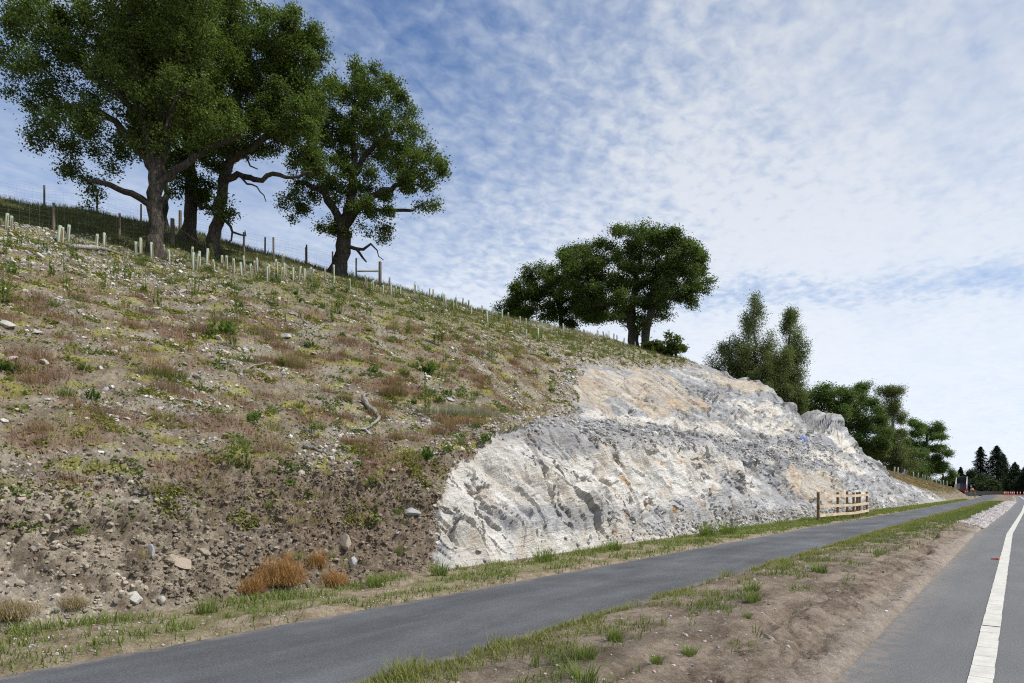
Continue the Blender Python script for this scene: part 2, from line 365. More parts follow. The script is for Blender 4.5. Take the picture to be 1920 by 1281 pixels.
WHITE = [(14.1,1.56,2.9,.83),(18.3,2.12,4.1,1.05),(11.6,1.1,1.2,1.06),(14.6,.24,2.0,.28),(18.9,.99,2.2,.63),(27.5,4.47,6.0,.5),(36.8,4.9,7.0,.5),(49.3,5.99,7,.6),(24.0,2.34,4.6,1.0),(45,3.9,6,.5),(20,.22,1.9,.27),(56,4.0,9,.5),(50.5,7.31,6,.6),(11,.5,1.6,.6),(62,3.2,9,.5),(30,2.6,4,.35),(66,5.6,1.6,2.2)]
GREY = [(16.0,2.99,1.7,.6),(14.5,.82,3.3,.33),(19.1,.66,1.8,.46),(29.5,3.57,7,.45),(29.3,.85,6.7,.89),(48.2,4.76,8,.4),(22.5,.8,2.2,.5),(36,1.0,4,.8),(23,3.55,9,.45),(37,3.7,10,.5),(28,1.6,2.5,.7),(50,2.2,8,.9),(72,3,8,1.6)]
TAN = [(25.3,5.6,2.2,.9),(35.4,6.82,6.0,1.1),(26.9,6.3,3.2,.75),(30.7,6.84,5.0,.8),(44,1.75,8.0,1.25),(40.9,2.27,1.9,.79),(35.2,8.3,6.5,.5),(52,9.6,5,.8),(31,5.6,3,.5)]

def build_grid():
    Ys = []; y = -13.0
    while y < 180:
        Ys.append(y); d = max(10.5, abs(y) * 1.02); y += .0029 * d if y > 0 else .045
    Ys += list(np.linspace(180, 240, 30)); Ys = np.array(Ys)
    bx = np.array([[p[0] for p in s[1:]] for s in PROFILE]); bz = np.array([[p[1] for p in s[1:]] for s in PROFILE]); sy = np.array([s[0] for s in PROFILE], float)
    bx = np.concatenate([bx, bx[:, -1:] - 90], 1); bz = np.concatenate([bz, bz[:, -1:] * .5], 1)
    cnt = [98, 48, 100, 165, 70, 16, 6]
    par = np.concatenate([np.arange(c) / c + k for k, c in enumerate(cnt)] + [[len(cnt)]])
    BX = np.array([np.interp(Ys, sy, bx[:, k]) for k in range(8)]); BZ = np.array([np.interp(Ys, sy, bz[:, k]) for k in range(8)])
    k = np.minimum(par.astype(int), 6); f = (par - k)[:, None]
    X = BX[k] * (1 - f) + BX[k + 1] * f; Z = BZ[k] * (1 - f) + BZ[k + 1] * f
    def sm(A, n, ax):
        for _ in range(n):
            B = A.copy()
            if ax == 0: B[1:-1] = (A[:-2] + 2 * A[1:-1] + A[2:]) / 4
            else: B[:, 1:-1] = (A[:, :-2] + 2 * A[:, 1:-1] + A[:, 2:]) / 4
            A = B
        return A
    X = sm(sm(X, 12, 0), 26, 1); Z = sm(sm(Z, 12, 0), 26, 1)
    Y = np.broadcast_to(Ys, X.shape).copy()
    v = np.concatenate([np.zeros((1, len(Ys))), np.cumsum(np.hypot(np.diff(X, axis=0), np.diff(Z, axis=0)), 0)])
    return Ys, X, Y, Z, v
gY, gX, gYY, gZ, gV = build_grid()
def base_normals(X, Y, Z):
    P = np.stack([X, Y, Z], -1); du = np.gradient(P, axis=1); dv = np.gradient(P, axis=0)
    n = np.cross(du, dv); n /= np.linalg.norm(n, axis=-1, keepdims=True) + 1e-9
    return np.where(n[..., 2:3] < 0, -n, n)
def patch(lst, Y, Z, w):
    r = np.zeros(Y.shape)
    for (cy, cz, ry, rz) in lst: r = np.maximum(r, 1 - np.sqrt(((Y - cy) / ry) ** 2 + ((Z - cz) / rz) ** 2 + 1e-9) + w)
    return r
def shape_bank():
    X, Y, Z, V = gX, gYY, gZ, gV
    N = base_normals(X, Y, Z)
    far = 1.0
    # where rock is bare
    w1 = fbm(Y * .9, V * .9, 4, 3) ; w2 = fbm(Y * 3.1, V * 3.1, 3, 8)
    a = (Y - np.interp(Z, YB_Z, YB_Y)) + (w1 * .35 + w2 * .12) * (np.clip(Z / 2.0, .15, 1.6) + 2.6 * sstep(3.9, 5.2, Z)) + (.20 + .35 * sstep(3.9, 5.2, Z)) * fbm(Y * 5.5, V * 5.5, 4, 9)
    b = (np.interp(Y, ZT_Y, ZT_Z) - Z) + w1 * .40 + w2 * .15
    bed = np.clip(gX * 0 + 1, 0, 1)
    rk = sstep(-.12, .12, np.minimum(a, b * 1.0)) * (V > .02) * (X > -30)
    rk[:2] = 0
    # rock: jointed blocks elongated down the dip, three sizes, and ledges
    ang = np.radians(np.interp(Y, [8, 22, 34, 60, 110], [76, 72, 60, 44, 34]))
    wy = Y + .25 * fbm(Y * .8, V * .8, 3, 31); wv = V + .25 * fbm(Y * .8, V * .8, 3, 37)
    al = -wy * np.cos(ang) + wv * np.sin(ang); ac = wy * np.sin(ang) + wv * np.cos(ang)
    fs_ = np.interp(Y, [14, 34, 70], [1.0, .72, .5]); al = al * fs_; ac = ac * fs_
    f1, r1 = facets(al / 2.1, ac / .95, 101, 1.0); f2, r2 = facets(al / .85, ac / .34, 202, 1.0); f3, r3 = facets(al / .34, ac / .13, 303, 1.0); f4, r4 = facets(al / .15, ac / .07, 404, .9)
    h1 = trifacet(al / 1.7, ac / .62, 111); h2 = trifacet(al / .75 + 3, ac / .27, 222); h3 = trifacet(al / .33, ac / .12, 333); h0 = trifacet(al / 4.2, ac / 2.0, 66)
    rib = np.abs(fbm(al * .28, ac * 1.5, 4, 123)) * sstep(20, 32, Y) * np.interp(Y, [54, 62], [1, .15])
    crk = np.abs(fbm(al * .55, ac * 2.2, 4, 711)); crack = sstep(.055, .0, crk) * sstep(-.2, .25, fbm(Y * .5, V * .7, 3, 713))
    f0, r0 = facets(al / 5.5, ac / 3.0, 55, .9)
    tn = sstep(-.05, .25, patch(TAN, Y, Z, .35 * w1 + .1 * w2)) * rk
    rough = 1 - .58 * tn
    dr = .26 * h0 + .05 * f0 + rough * (.30 * h1 + .13 * f1 + .15 * h2 + .075 * f2 + .036 * h3 + .020 * f3 + .006 * f4 - .28 * crack - .50 * rib * np.clip(Z / 2, .3, 1)) * (.6 + .4 / fs_) + .03 * fbm(Y * 5, V * 5, 3, 41)
    toe = sstep(0.0, .9, V)
    mg = np.minimum(a, b); dr = (dr * (.30 + .70 * sstep(0, 1.6, mg + .9 * sstep(1.5, .9, Z))) + .12 * sstep(.2, 2.2, mg)) * toe
    # soil: humps, runnels, clods
    low = sstep(4.2, 2.0, V) * (1 - rk)                        # the raw cut at the bottom
    ds = .16 * fbm(Y * .45, V * .45, 4, 61) + .055 * fbm(Y * 2.1, V * 2.1, 4, 67) + (.022 + .05 * low) * fbm(Y * 7.5, V * 7.5, 4, 71)
    cl = np.abs(fbm(Y * 3.4, V * 3.4, 4, 77)); ds += low * (.07 - .18 * cl) + low * .05 * trifacet(Y / .42, V / .3, 79) + low * .040 * trifacet(Y / .13, V / .10, 81) + low * .03 * fbm(Y * 14, V * 14, 3, 82)
    fs, rs = facets(Y / .21, V / .17, 909, .8); ds += (.012 + .030 * low) * fs
    fs2, rs2 = facets(Y / .08, V / .08, 919, .8); ds += (.010 + .022 * low) * fs2
    hollow = np.exp(-(((Y - 8.3) / 1.3) ** 2 + ((V - .95) / .8) ** 2)); ds -= .34 * hollow     # slumped earth beside the rock
    lip = np.exp(-(((Y - 8.6) / 1.6) ** 2 + ((V - 2.35) / .42) ** 2)); ds += .16 * lip
    field = sstep(-25.8, -27.5, X + .8 * w1)
    ds = ds * (1 - .45 * field)
    ds += .16 * sstep(-1.1, -.15, mg) * sstep(.9, 1.8, Z) * (.6 + .6 * w2)
    ds *= sstep(0, .35, V)
    edge = rk * (1 - rk) * 4
    D = dr * rk + ds * (1 - rk) - .06 * edge * toe
    grow = np.where(X < -62, 0, 1.0)
    D = D * grow
    PX = X + N[..., 0] * D; PY = Y + N[..., 1] * D * .6; PZ = Z + N[..., 2] * D
    PZ[0] = -.12
    # ---- albedo of what is there (soil, dust, dry plants, moss, rock kinds)
    n_a = fbm(Y * .5, V * .5, 4, 11); n_b = fbm(Y * 1.6, V * 1.6, 4, 13); n_c = fbm(Y * 5.5, V * 5.5, 3, 19); n_d = fbm(Y * 18, V * 18, 2, 23)
    soil = lerp((.158, .129, .096), (.245, .206, .155), sstep(-.4, .5, n_b + .4 * n_c))
    soil = lerp(soil, np.broadcast_to((.25, .228, .198), soil.shape), sstep(.0, .5, n_a + .3 * n_b) * .7)
    soil = lerp(soil, np.broadcast_to((.135, .108, .080), soil.shape), low * sstep(.1, -.5, n_b + .5 * n_c) * .4)
    dusty = low * sstep(6.5, 3.0, Y) * sstep(-.1, .4, n_b + .3 * n_c + .2)
    soil = lerp(soil, np.broadcast_to((.36, .31, .245), soil.shape), dusty * .7)
    raw = np.exp(-(((Y - 8.4) / 2.6) ** 2 + ((V - 1.5) / 1.9) ** 2) ** 1.5); soil = lerp(soil, lerp((.125, .095, .068), (.20, .155, .115), sstep(-.5, .5, n_c + .4 * n_d)), raw * .85)
    veg = sstep(1.9, 3.2, V + .8 * n_a) * (1 - field)
    dry = veg * sstep(-.06, .34, fbm(Y * .75 + 9, V * .95, 4, 29) + .25 * n_c) * sstep(16.5, 12.5, V)
    soil = lerp(soil, np.broadcast_to((.175, .106, .074), soil.shape), dry * .65)
    moss = veg * sstep(.22, .45, fbm(Y * 1.1, V * 2.0, 4, 43) + .2 * n_c)
    soil = lerp(soil, np.broadcast_to((.235, .225, .055), soil.shape), moss * .75)
    gr = (1 - rk) * sstep(13.5, 18.5, V + 1.6 * n_a + .8 * n_b) * sstep(6, 12, Y + 0 * V) 
    soil = lerp(soil, np.broadcast_to((.165, .165, .07), soil.shape), gr * .6)
    spill = sstep(-2.4, -.1, np.minimum(np.interp(Y, ZT_Y, ZT_Z) - Z + .5 * w1, Y - np.interp(Z, YB_Z, YB_Y) + .8 * w1)) * sstep(2.6, 3.8, Z) * (Y < 62); soil = lerp(soil, lerp((.24, .205, .16), (.36, .33, .285), sstep(-.4, .4, n_c + n_b)), spill * .75)
    fieldc = lerp((.066, .080, .026), (.120, .135, .045), sstep(-.5, .5, n_b + .6 * n_c))
    soil = lerp(soil, fieldc, field)
    soil = soil * (1 + .22 * n_d[..., None])
    ww = .42 * fbm(al * .75, ac * 1.8, 4, 83) + .22 * fbm(Y * 2.6, V * 2.6, 3, 87)
    wh = sstep(-.02, .26, patch(WHITE, Y, Z, ww)) 
    chalk = sstep(8.5, 11, Y) * sstep(33, 24, Y) * sstep(3.4, 2.7, Z + .25 * w1) * sstep(-.30, .05, ww + .12)
    wh = np.maximum(wh, .92 * chalk); wh = np.maximum(wh, .85 * sstep(.30, .55, fbm(al * .45, ac * 1.5, 4, 91) + .2 * fbm(Y * 3, V * 3, 2, 92)))
    gy = sstep(.0, .3, patch(GREY, Y, Z, ww)); wh = wh * (1 - .85 * gy)
    vary = (r2 * .42 + r3 * .12 + r1 * .55)
    grey = lerp((.25, .262, .282), (.45, .46, .475), np.clip(vary - .1, 0, 1))
    warm = sstep(.1, .6, fbm(Y * .6, V * .9, 3, 95) + .35 * w1)
    grey = lerp(grey, np.broadcast_to((.36, .325, .28), grey.shape), warm * .55)
    white = lerp((.54, .505, .445), (.76, .74, .70), np.clip(vary, 0, 1)); white = lerp(white, np.broadcast_to((.50, .42, .32), white.shape), sstep(.0, .5, fbm(Y * 1.2, V * 1.2, 4, 97)) * .6)
    rc = lerp(grey, white, wh); rc = lerp(rc, np.broadcast_to((.20, .175, .145), rc.shape), crack * .55)
    stk = fbm(al * .8, ac * 7.0, 4, 99)
    cap = sstep(.0, .25, patch([(16.4, 3.25, 2.6, .75)], Y, Z, .3 * w1)); rc = lerp(rc, lerp((.27, .275, .29), (.37, .365, .365), np.clip(.5 + 1.2 * fbm(al * 1.2, ac * 4, 3, 98), 0, 1)), cap * .9)
    tanc = lerp((.42, .35, .265), (.58, .51, .41), sstep(-.4, .4, stk)); tanc = lerp(tanc, np.broadcast_to((.50, .315, .165), tanc.shape), sstep(.1, .6, fbm(al * .5, ac * 2.2, 3, 105)) * .6)
    rc = lerp(rc, tanc, tn * (.62 + .33 * sstep(-.3, .3, fbm(al * .5, ac * 1.4, 3, 106))))
    sk = fbm(al * .42, ac * 4.6, 5, 121, .6); sw = sstep(20, 32, Y) * .9 + .35
    rc = lerp(rc, np.broadcast_to((.66, .65, .63), rc.shape), sstep(.18, .42, sk) * sw * .6 * (1 - .6 * tn)); rc = lerp(rc, np.broadcast_to((.235, .235, .245), rc.shape), sstep(-.22, -.48, sk) * sw * .62)
    rust = sstep(.50, .66, fbm(Y * 1.3, V * 1.6, 4, 111)) * sstep(13, 17, Y) * sstep(34, 26, Y) * sstep(3.6, 2.4, Z)
    rc = lerp(rc, np.broadcast_to((.46, .24, .07), rc.shape), rust * .8)
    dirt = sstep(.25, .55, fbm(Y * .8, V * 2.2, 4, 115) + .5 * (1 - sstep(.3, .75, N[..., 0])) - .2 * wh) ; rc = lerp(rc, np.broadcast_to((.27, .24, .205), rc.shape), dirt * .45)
    talus = sstep(.85, .25, V + .3 * w1) * sstep(17, 24, Y); rc = lerp(rc, np.broadcast_to((.34, .32, .29), rc.shape), talus * .7)
    col = lerp(soil, rc, rk)
    peb = (1 - rk) * (1 - field) * (.35 + .65 * sstep(-.2, .4, n_a)) * (1 - .6 * dry)
    return PX, PY, PZ, N, rk, col, peb, tn, field, low, dry, moss, gr
PX, PY, PZ, gN, gRK, gCOL, gPEB, gTN, gFIELD, gLOW, gDRY, gMOSS, gGR = shape_bank()
NR, NC = PX.shape
def build_bank():
    P = np.stack([PX, PY, PZ], -1).reshape(-1, 3)
    i = np.arange(NR - 1)[:, None]; j = np.arange(NC - 1)[None]
    q = np.stack([i * NC + j, i * NC + j + 1, (i + 1) * NC + j + 1, (i + 1) * NC + j], -1)
    rq = (gRK[:-1, :-1] + gRK[1:, :-1] + gRK[:-1, 1:] + gRK[1:, 1:]) / 4; rq[:2] = 0
    fq = gFIELD[:-1, :-1]
    # orientation: make normals face outward (+X, +Z)
    a, b, c = P[q[5, 5, 0]], P[q[5, 5, 1]], P[q[5, 5, 2]]
    if np.cross(b - a, c - a)[2] < 0: q = q[..., ::-1]
    UV = np.stack([gYY, gV], -1).reshape(-1, 2)
    def sub(name, mask, m, smooth, kind):
        F = q[mask]; u, inv = np.unique(F.ravel(), return_inverse=True)
        o = npobj(name, P[u], inv.reshape(-1, 4), m, smooth=smooth, cols={'col': gCOL.reshape(-1, 3)[u]}, flt={'peb': gPEB.ravel()[u], 'tan': gTN.ravel()[u]}, uv=UV[u])
        return tag(o, kind=kind)
    sub('hillside', (rq <= .5) & (fq <= .5), M_SOIL, True, 'structure')
    sub('hill_field', (rq <= .5) & (fq > .5), M_SOIL, True, 'structure')
    sub('rock_face', rq > .5, M_ROCK, False, 'structure')
build_bank()
def gidx(X, Y):
    """Fractional grid place of ground point (X, Y) on the hill."""
    j = float(np.interp(Y, gY, np.arange(NC))); jj = int(round(j))
    return float(np.interp(-X, -gX[:, jj], np.arange(NR))), jj
def surf(X, Y):
    if X > -8.55: return Vector((X, Y, flat_z(X, Y)))
    i, j = gidx(X, Y); i0 = min(int(i), NR - 2); f = i - i0
    return Vector((X, Y, float(PZ[i0, j] * (1 - f) + PZ[i0 + 1, j] * f)))

# ------------------------------------------------------------------ flat ground by the road
def strip(x0, x1, nx, Ys, zf, name, m, kind, colf=None, dustf=None, xw=None):
    t = np.linspace(0, 1, nx)[:, None] if xw is None else np.asarray(xw)[:, None]
    X0 = (x0(Ys) if callable(x0) else x0 + bend(Ys)); X1 = (x1(Ys) if callable(x1) else x1 + bend(Ys))
    X = X0 + (X1 - X0) * t; Y = np.broadcast_to(Ys, X.shape); U = X - bend(Ys)
    Z = zf(U, Y)
    n, k = X.shape; i = np.arange(n - 1)[:, None]; j = np.arange(k - 1)[None]
    q = np.stack([i * k + j, (i + 1) * k + j, (i + 1) * k + j + 1, i * k + j + 1], -1).reshape(-1, 4)
    P = np.stack([X, Y, Z], -1).reshape(-1, 3)
    kw = {}
    if colf is not None: kw['cols'] = {'col': colf(U, Y).reshape(-1, 3)}
    fl = {'peb': np.full(len(P), .25)}
    if dustf is not None: fl['dust'] = dustf(U, Y).ravel()
    o = npobj(name, P, q, m, smooth=True, flt=fl, **kw); tag(o, kind=kind); return o
def ysteps(y0, y1, a, mn):
    r = []; y = y0
    while y < y1: r.append(y); y += max(mn, a * math.hypot(y, 5.0))
    return np.array(r + [y1])
PATH_L, PATH_R, ROAD_L = -6.81, -4.13, -1.22
def z_path(U, Y): return .035 + .02 * (1 - ((U + 5.47) / 1.34) ** 2) + .004 * fbm(U * 2, Y * 2, 2, 5)
def z_verge(U, Y):
    b = .055 + .05 * fbm(U * 1.1, Y * .8, 4, 201) + .02 * fbm(U * 6, Y * 6, 3, 203)
    e = sstep(PATH_L - .32, PATH_L + .10, U + .06 * fbm(Y * 1.7, U * 0 + 2, 3, 205)); return b * (1 - e) + e * (-.03)
def z_dirt(U, Y):
    ll = PATH_R - .05 + .09 * fbm(Y * 1.3, U * 0, 3, 207) ; rr = ROAD_L - .02 + .14 * fbm(Y * 1.1, U * 0 + 7, 4, 209)
    b = .075 + .045 * fbm(U * 1.2, Y * .6, 4, 211) + .016 * fbm(U * 7, Y * 6, 4, 213)
    # tyre ruts running along the strip, with tread marks
    for (c, wd, dp, ph) in ((-2.35, .12, .085, 0), (-2.02, .09, .055, 2.0), (-1.72, .14, .080, 4.0), (-2.75, .10, .05, 1.0)):
        cc = c + .16 * np.sin(Y * .33 + ph) + .10 * fbm(Y * .5, U * 0 + ph, 2, 215)
        e = np.exp(-((U - cc) / wd) ** 2); k = sstep(-.2, .3, fbm(Y * .3 + ph, U * 0, 2, 217))
        b = b - dp * e * k + .03 * np.exp(-((U - cc - wd * 1.8) / (wd * .8)) ** 2) * k + .010 * e * k * np.sin(Y * 26 + U * 14)
    gouge = np.abs(fbm(U * 2.6 + .5 * Y, Y * 1.1, 4, 219)); b = b - .05 * sstep(.13, .0, gouge) * sstep(-2.9, -1.9, U)
    f1_, _ = facets(U / .10, Y / .10, 221, .8); b = b + .010 * f1_
    b = b * (1 - .75 * sstep(rr - .55, rr, U))
    return np.where(U < (ll + rr) / 2, b * sstep(ll + .02, ll + .3, U) + .045 * (1 - sstep(ll + .05, ll + .3, U)) - .12 * (1 - sstep(PATH_R - .10, PATH_R + .02, U - .5 * (ll - PATH_R))), b - .10 * sstep(rr - .14, rr + .12, U))
def flat_z(X, Y):
    u = np.array([[X - float(bend(Y))]]); y = np.array([[float(Y)]])
    U = u[0, 0]
    if U < PATH_L: return float(z_verge(u, y)[0, 0])
    if U < PATH_R: return float(z_path(u, y)[0, 0])
    if U < ROAD_L: return float(z_dirt(u, y)[0, 0])
    return 0.0
def c_verge(U, Y):
    n = fbm(U * 3, Y * 3, 4, 231); c = lerp((.20, .155, .105), (.30, .245, .18), sstep(-.5, .5, n))
    return lerp(c, np.broadcast_to((.14, .15, .05), c.shape), .6 * sstep(-.2, .4, fbm(U * 1.1, Y * .7, 3, 233)) * sstep(PATH_L - .05, PATH_L - .4, U))
def c_dirt(U, Y):
    n = fbm(U * 2.2, Y * 1.4, 4, 235); n2 = fbm(U * 9, Y * 9, 3, 237)
    c = lerp((.150, .116, .088), (.245, .200, .155), sstep(-.55, .5, n + .35 * n2))
    c = lerp(c, np.broadcast_to((.31, .265, .225), c.shape), sstep(-1.85, -1.30, U + .12 * n) * .75)
    damp = sstep(.1, .5, fbm(U * .8 + 4, Y * .35, 3, 239)); c = c * (1 - .30 * damp[..., None]); return c
def build_flats():
    yv = ysteps(-6, 175, .0035, .028)
    xv = lambda Y: np.interp(Y, [s[0] for s in PROFILE], [s[1][0] for s in PROFILE]) - .25
    strip(xv, PATH_L + .14, 56, yv, z_verge, 'verge', M_SOIL, 'structure', c_verge)
    yp = ysteps(-8, 330, .006, .05)
    strip(PATH_L, PATH_R, 30, yp, z_path, 'path', M_PATH, 'structure', dustf=lambda U, Y: .75 * np.maximum(sstep(PATH_L + .22, PATH_L, U + .06 * fbm(Y * 2, U, 3, 241)), sstep(PATH_R - .25, PATH_R, U + .08 * fbm(Y * 2, U, 3, 243))))
    yd = ysteps(-4, 235, .0032, .020)
    strip(PATH_R - .14, ROAD_L + .16, 130, yd, z_dirt, 'dirt_strip', M_SOIL, 'structure', c_dirt)
    yr = np.concatenate([np.linspace(-40, 40, 161), np.linspace(41, 330, 200)])
    strip(ROAD_L, 7.6, 24, yr, lambda U, Y: 0 * U + .0, 'road', M_ROAD, 'structure', dustf=lambda U, Y: .8 * sstep(ROAD_L + .35, ROAD_L, U + .14 * fbm(Y * 1.5, U * 2, 4, 245)))
    # verge and grass beyond the carriageway
    strip(7.5, 60, 20, yr, lambda U, Y: -.02 + .06 * sstep(7.6, 8.4, U) + .02 * fbm(U * .5, Y * .5, 3, 247), 'far_verge', M_SOIL, 'structure', lambda U, Y: lerp((.10, .11, .04), (.17, .16, .07), sstep(-.5, .5, fbm(U, Y, 3, 249))))
    # worn white edge line: ribbed blocks of thermoplastic
    V = []; F = []; cols = []; y = -2.0; k = 0; rng = random.Random(4)
    while y < 300:
        L = .45 if y < 30 else 2.0; gap = .006 if y < 30 else .0
        if abs(y - 9.35) < .3: gap = .05
        ya, yb = y, y + L - gap
        xa, xb = -.345, -.17
        for yy in (ya, yb):
            for xx in (xa, xb): V.append((xx + float(bend(yy)) + rng.uniform(-.004, .004), yy, .009)); g = rng.uniform(.86, 1.0); cols.append((.60 * g, .585 * g, .535 * g))
        b = 4 * k; F.append((b, b + 1, b + 3, b + 2)); k += 1; y += L
    o = npobj('road_marking', V, np.array(F), M_PAINT, cols={'col': np.array(cols)}); tag(o, kind='structure')
    g = npobj('ground', [(-3500, -3500, -.16), (3500, -3500, -.16), (3500, 3500, -.16), (-3500, 3500, -.16)], np.array([[0, 1, 2, 3]]), M_SOIL, cols={'col': np.full((4, 3), (.10, .11, .045))}, flt={'peb': np.zeros(4)}); tag(g, kind='structure')
build_flats()

# ------------------------------------------------------------------ trees
RIGHT = np.array([CT_, ST_, 0.0]); DEPTH = np.array([-ST_, CT_, 0.0]); UP = np.array([0, 0, 1.0])
def loc3(a, d, z): return RIGHT * a + DEPTH * d + UP * z       # tree-local metres: across the view, along it, up
def colonize(rng, guides, lobes, natt, step, infl=9.0, maxit=90, kill=1.7):
    pos = []; par = []; rad = []; bare = []
    for gi, g in enumerate(guides):
        pts = [np.array(p[:3], float) for p in g['p']]; rr = [p[3] for p in g['p']]
        prev = -1
        if gi > 0:
            dd = [np.sum((np.array(q) - pts[0]) ** 2) for q in pos]; prev = int(np.argmin(dd))
        for k in range(len(pts)):
            if k == 0:
                if gi == 0: pos.append(pts[0]); par.append(-1); rad.append(rr[0]); bare.append(True); prev = 0
                continue
            a = np.array(pos[prev]) if (k == 1 and gi > 0) else pts[k - 1]; b = pts[k]; L = np.linalg.norm(b - a); m = max(1, int(round(L / step)))
            for q in range(1, m + 1):
                f = q / m; wob = rng.normal(0, .045 * step / .3, 3) if g.get('wob', 1) else 0
                pos.append(a + (b - a) * f + (wob if q < m else 0)); par.append(prev); rad.append(rr[k - 1] * (1 - f) + rr[k] * f); bare.append(bool(g.get('bare'))); prev = len(pos) - 1
    ng = len(pos)
    vol = np.array([l[3] * l[4] * l[5] for l in lobes]) ** .8; cnt = np.maximum(8, natt * vol / vol.sum()).astype(int)
    A = []
    for l, c in zip(lobes, cnt):
        d = rng.normal(size=(c, 3)); d /= np.linalg.norm(d, axis=1, keepdims=True); r = rng.random(c) ** .42
        A.append(np.array(l[:3]) + d * r[:, None] * np.array(l[3:6]))
    A = np.concatenate(A); A += rng.normal(0, .12, A.shape)
    P = np.array(pos); okn = ~np.array(bare); okn[0] = False
    if not okn.any(): okn[:] = True
    idx = np.nonzero(okn)[0]
    D = ((A[:, None] - P[None, idx]) ** 2).sum(-1); ni = idx[D.argmin(1)]; nd = np.sqrt(D.min(1))
    pos = list(P); alive = np.ones(len(A), bool); kids = {}
    for it in range(maxit):
        act = alive & (nd < infl)
        if not act.any(): break
        ids = ni[act]; u, inv = np.unique(ids, return_inverse=True)
        base = np.array([pos[k] for k in u])
        dv = A[act] - base[inv]; dv /= np.linalg.norm(dv, axis=1, keepdims=True) + 1e-9
        s = np.zeros((len(u), 3)); np.add.at(s, inv, dv)
        n = np.linalg.norm(s, axis=1, keepdims=True); s = s / (n + 1e-9) + rng.normal(0, .16, s.shape); s[:, 2] += .03
        s /= np.linalg.norm(s, axis=1, keepdims=True) + 1e-9
        new = base + s * step; keep = []
        for k, (q, p_) in enumerate(zip(u, new)):
            c = kids.setdefault(int(q), [])
            if len(c) >= 4 or any(np.sum((p_ - z) ** 2) < (.3 * step) ** 2 for z in c): continue
            c.append(p_); keep.append(k)
        if not keep: break
        b0 = len(pos)
        for k in keep: pos.append(new[k]); par.append(int(u[k])); rad.append(0); bare.append(False)
        NP = new[keep]; ai = np.nonzero(alive)[0]
        dd = ((A[ai][:, None] - NP[None]) ** 2).sum(-1); m = dd.argmin(1); dm = np.sqrt(dd[np.arange(len(ai)), m]); bt = dm < nd[ai]
        ni[ai[bt]] = b0 + m[bt]; nd[ai[bt]] = dm[bt]
        alive &= nd > kill * step
    return np.array(pos), np.array(par), np.array(rad), np.array(bare), ng
def tree_mesh(P, par, rad, tip, expo=2.35, flare=0.0, minr=0.0):
    n = len(P); acc = np.zeros(n); ch = [[] for _ in range(n)]
    for i in range(1, n):
        if par[i] >= 0: ch[par[i]].append(i)
    R = np.zeros(n)
    for i in range(n - 1, -1, -1):
        r = (acc[i] ** (1 / expo)) if acc[i] > 0 else tip
        R[i] = rad[i] if rad[i] > 0 else max(r, tip)
        if rad[i] > 0 and not acc[i]: R[i] = rad[i]
        if par[i] >= 0: acc[par[i]] += min(R[i], 1e9) ** expo
    for i in range(1, n):                       # a child is never thicker than what carries it
        if par[i] >= 0 and rad[i] == 0: R[i] = min(R[i], R[par[i]] * .92)
    mb = MB(); starts = [(0, -1)]
    while starts:
        s, fr = starts.pop(); chain = [s]
        while ch[chain[-1]]:
            c = sorted(ch[chain[-1]], key=lambda k: -R[k]); chain.append(c[0])
            for k in c[1:]: starts.append((k, chain[-2]))
        pts = [P[k] for k in chain]; rr = [R[k] for k in chain]
        if fr >= 0: pts = [P[fr]] + pts; rr = [min(R[fr] * .9, rr[0] * 1.15)] + rr
        if len(pts) < 2: continue
        m = max(rr)
        if m < minr: continue
        if flare and fr < 0:
            for q in range(len(pts)):
                h = pts[q][2] - pts[0][2]; rr[q] *= 1 + flare * math.exp(-max(h, 0) / (.55 * max(.4, m / .35)))
        mb.tube(pts, rr, 14 if m > .15 else 7 if m > .05 else 4 if m > .018 else 3, caps=False, rough=.20 if m > .06 else 0)
    return mb, R, ch
def leaf_mesh(name, rng, C, size, M, dark, light, droop=0.0, aspect=.62, up=.55):
    n = len(C); nr = rng.normal(size=(n, 3)); nr[:, 2] = np.abs(nr[:, 2]) + up; nr /= np.linalg.norm(nr, axis=1, keepdims=True)
    a = rng.normal(size=(n, 3)); a[:, 2] -= droop; a -= nr * (a * nr).sum(1, keepdims=True); a /= np.linalg.norm(a, axis=1, keepdims=True) + 1e-9
    b = np.cross(nr, a); L = size * rng.uniform(.7, 1.3, (n, 1)); W = L * aspect
    V = np.stack([C - a * L * .5, C + b * W * .5 + nr * L * .08, C + a * L * .5, C - b * W * .5 + nr * L * .08], 1).reshape(-1, 3)
    F = np.arange(4 * n).reshape(-1, 4)
    t = np.clip(rng.normal(.42, .26, n), 0, 1); col = lerp(dark, light, t); return V, F, np.repeat(col, 4, 0)
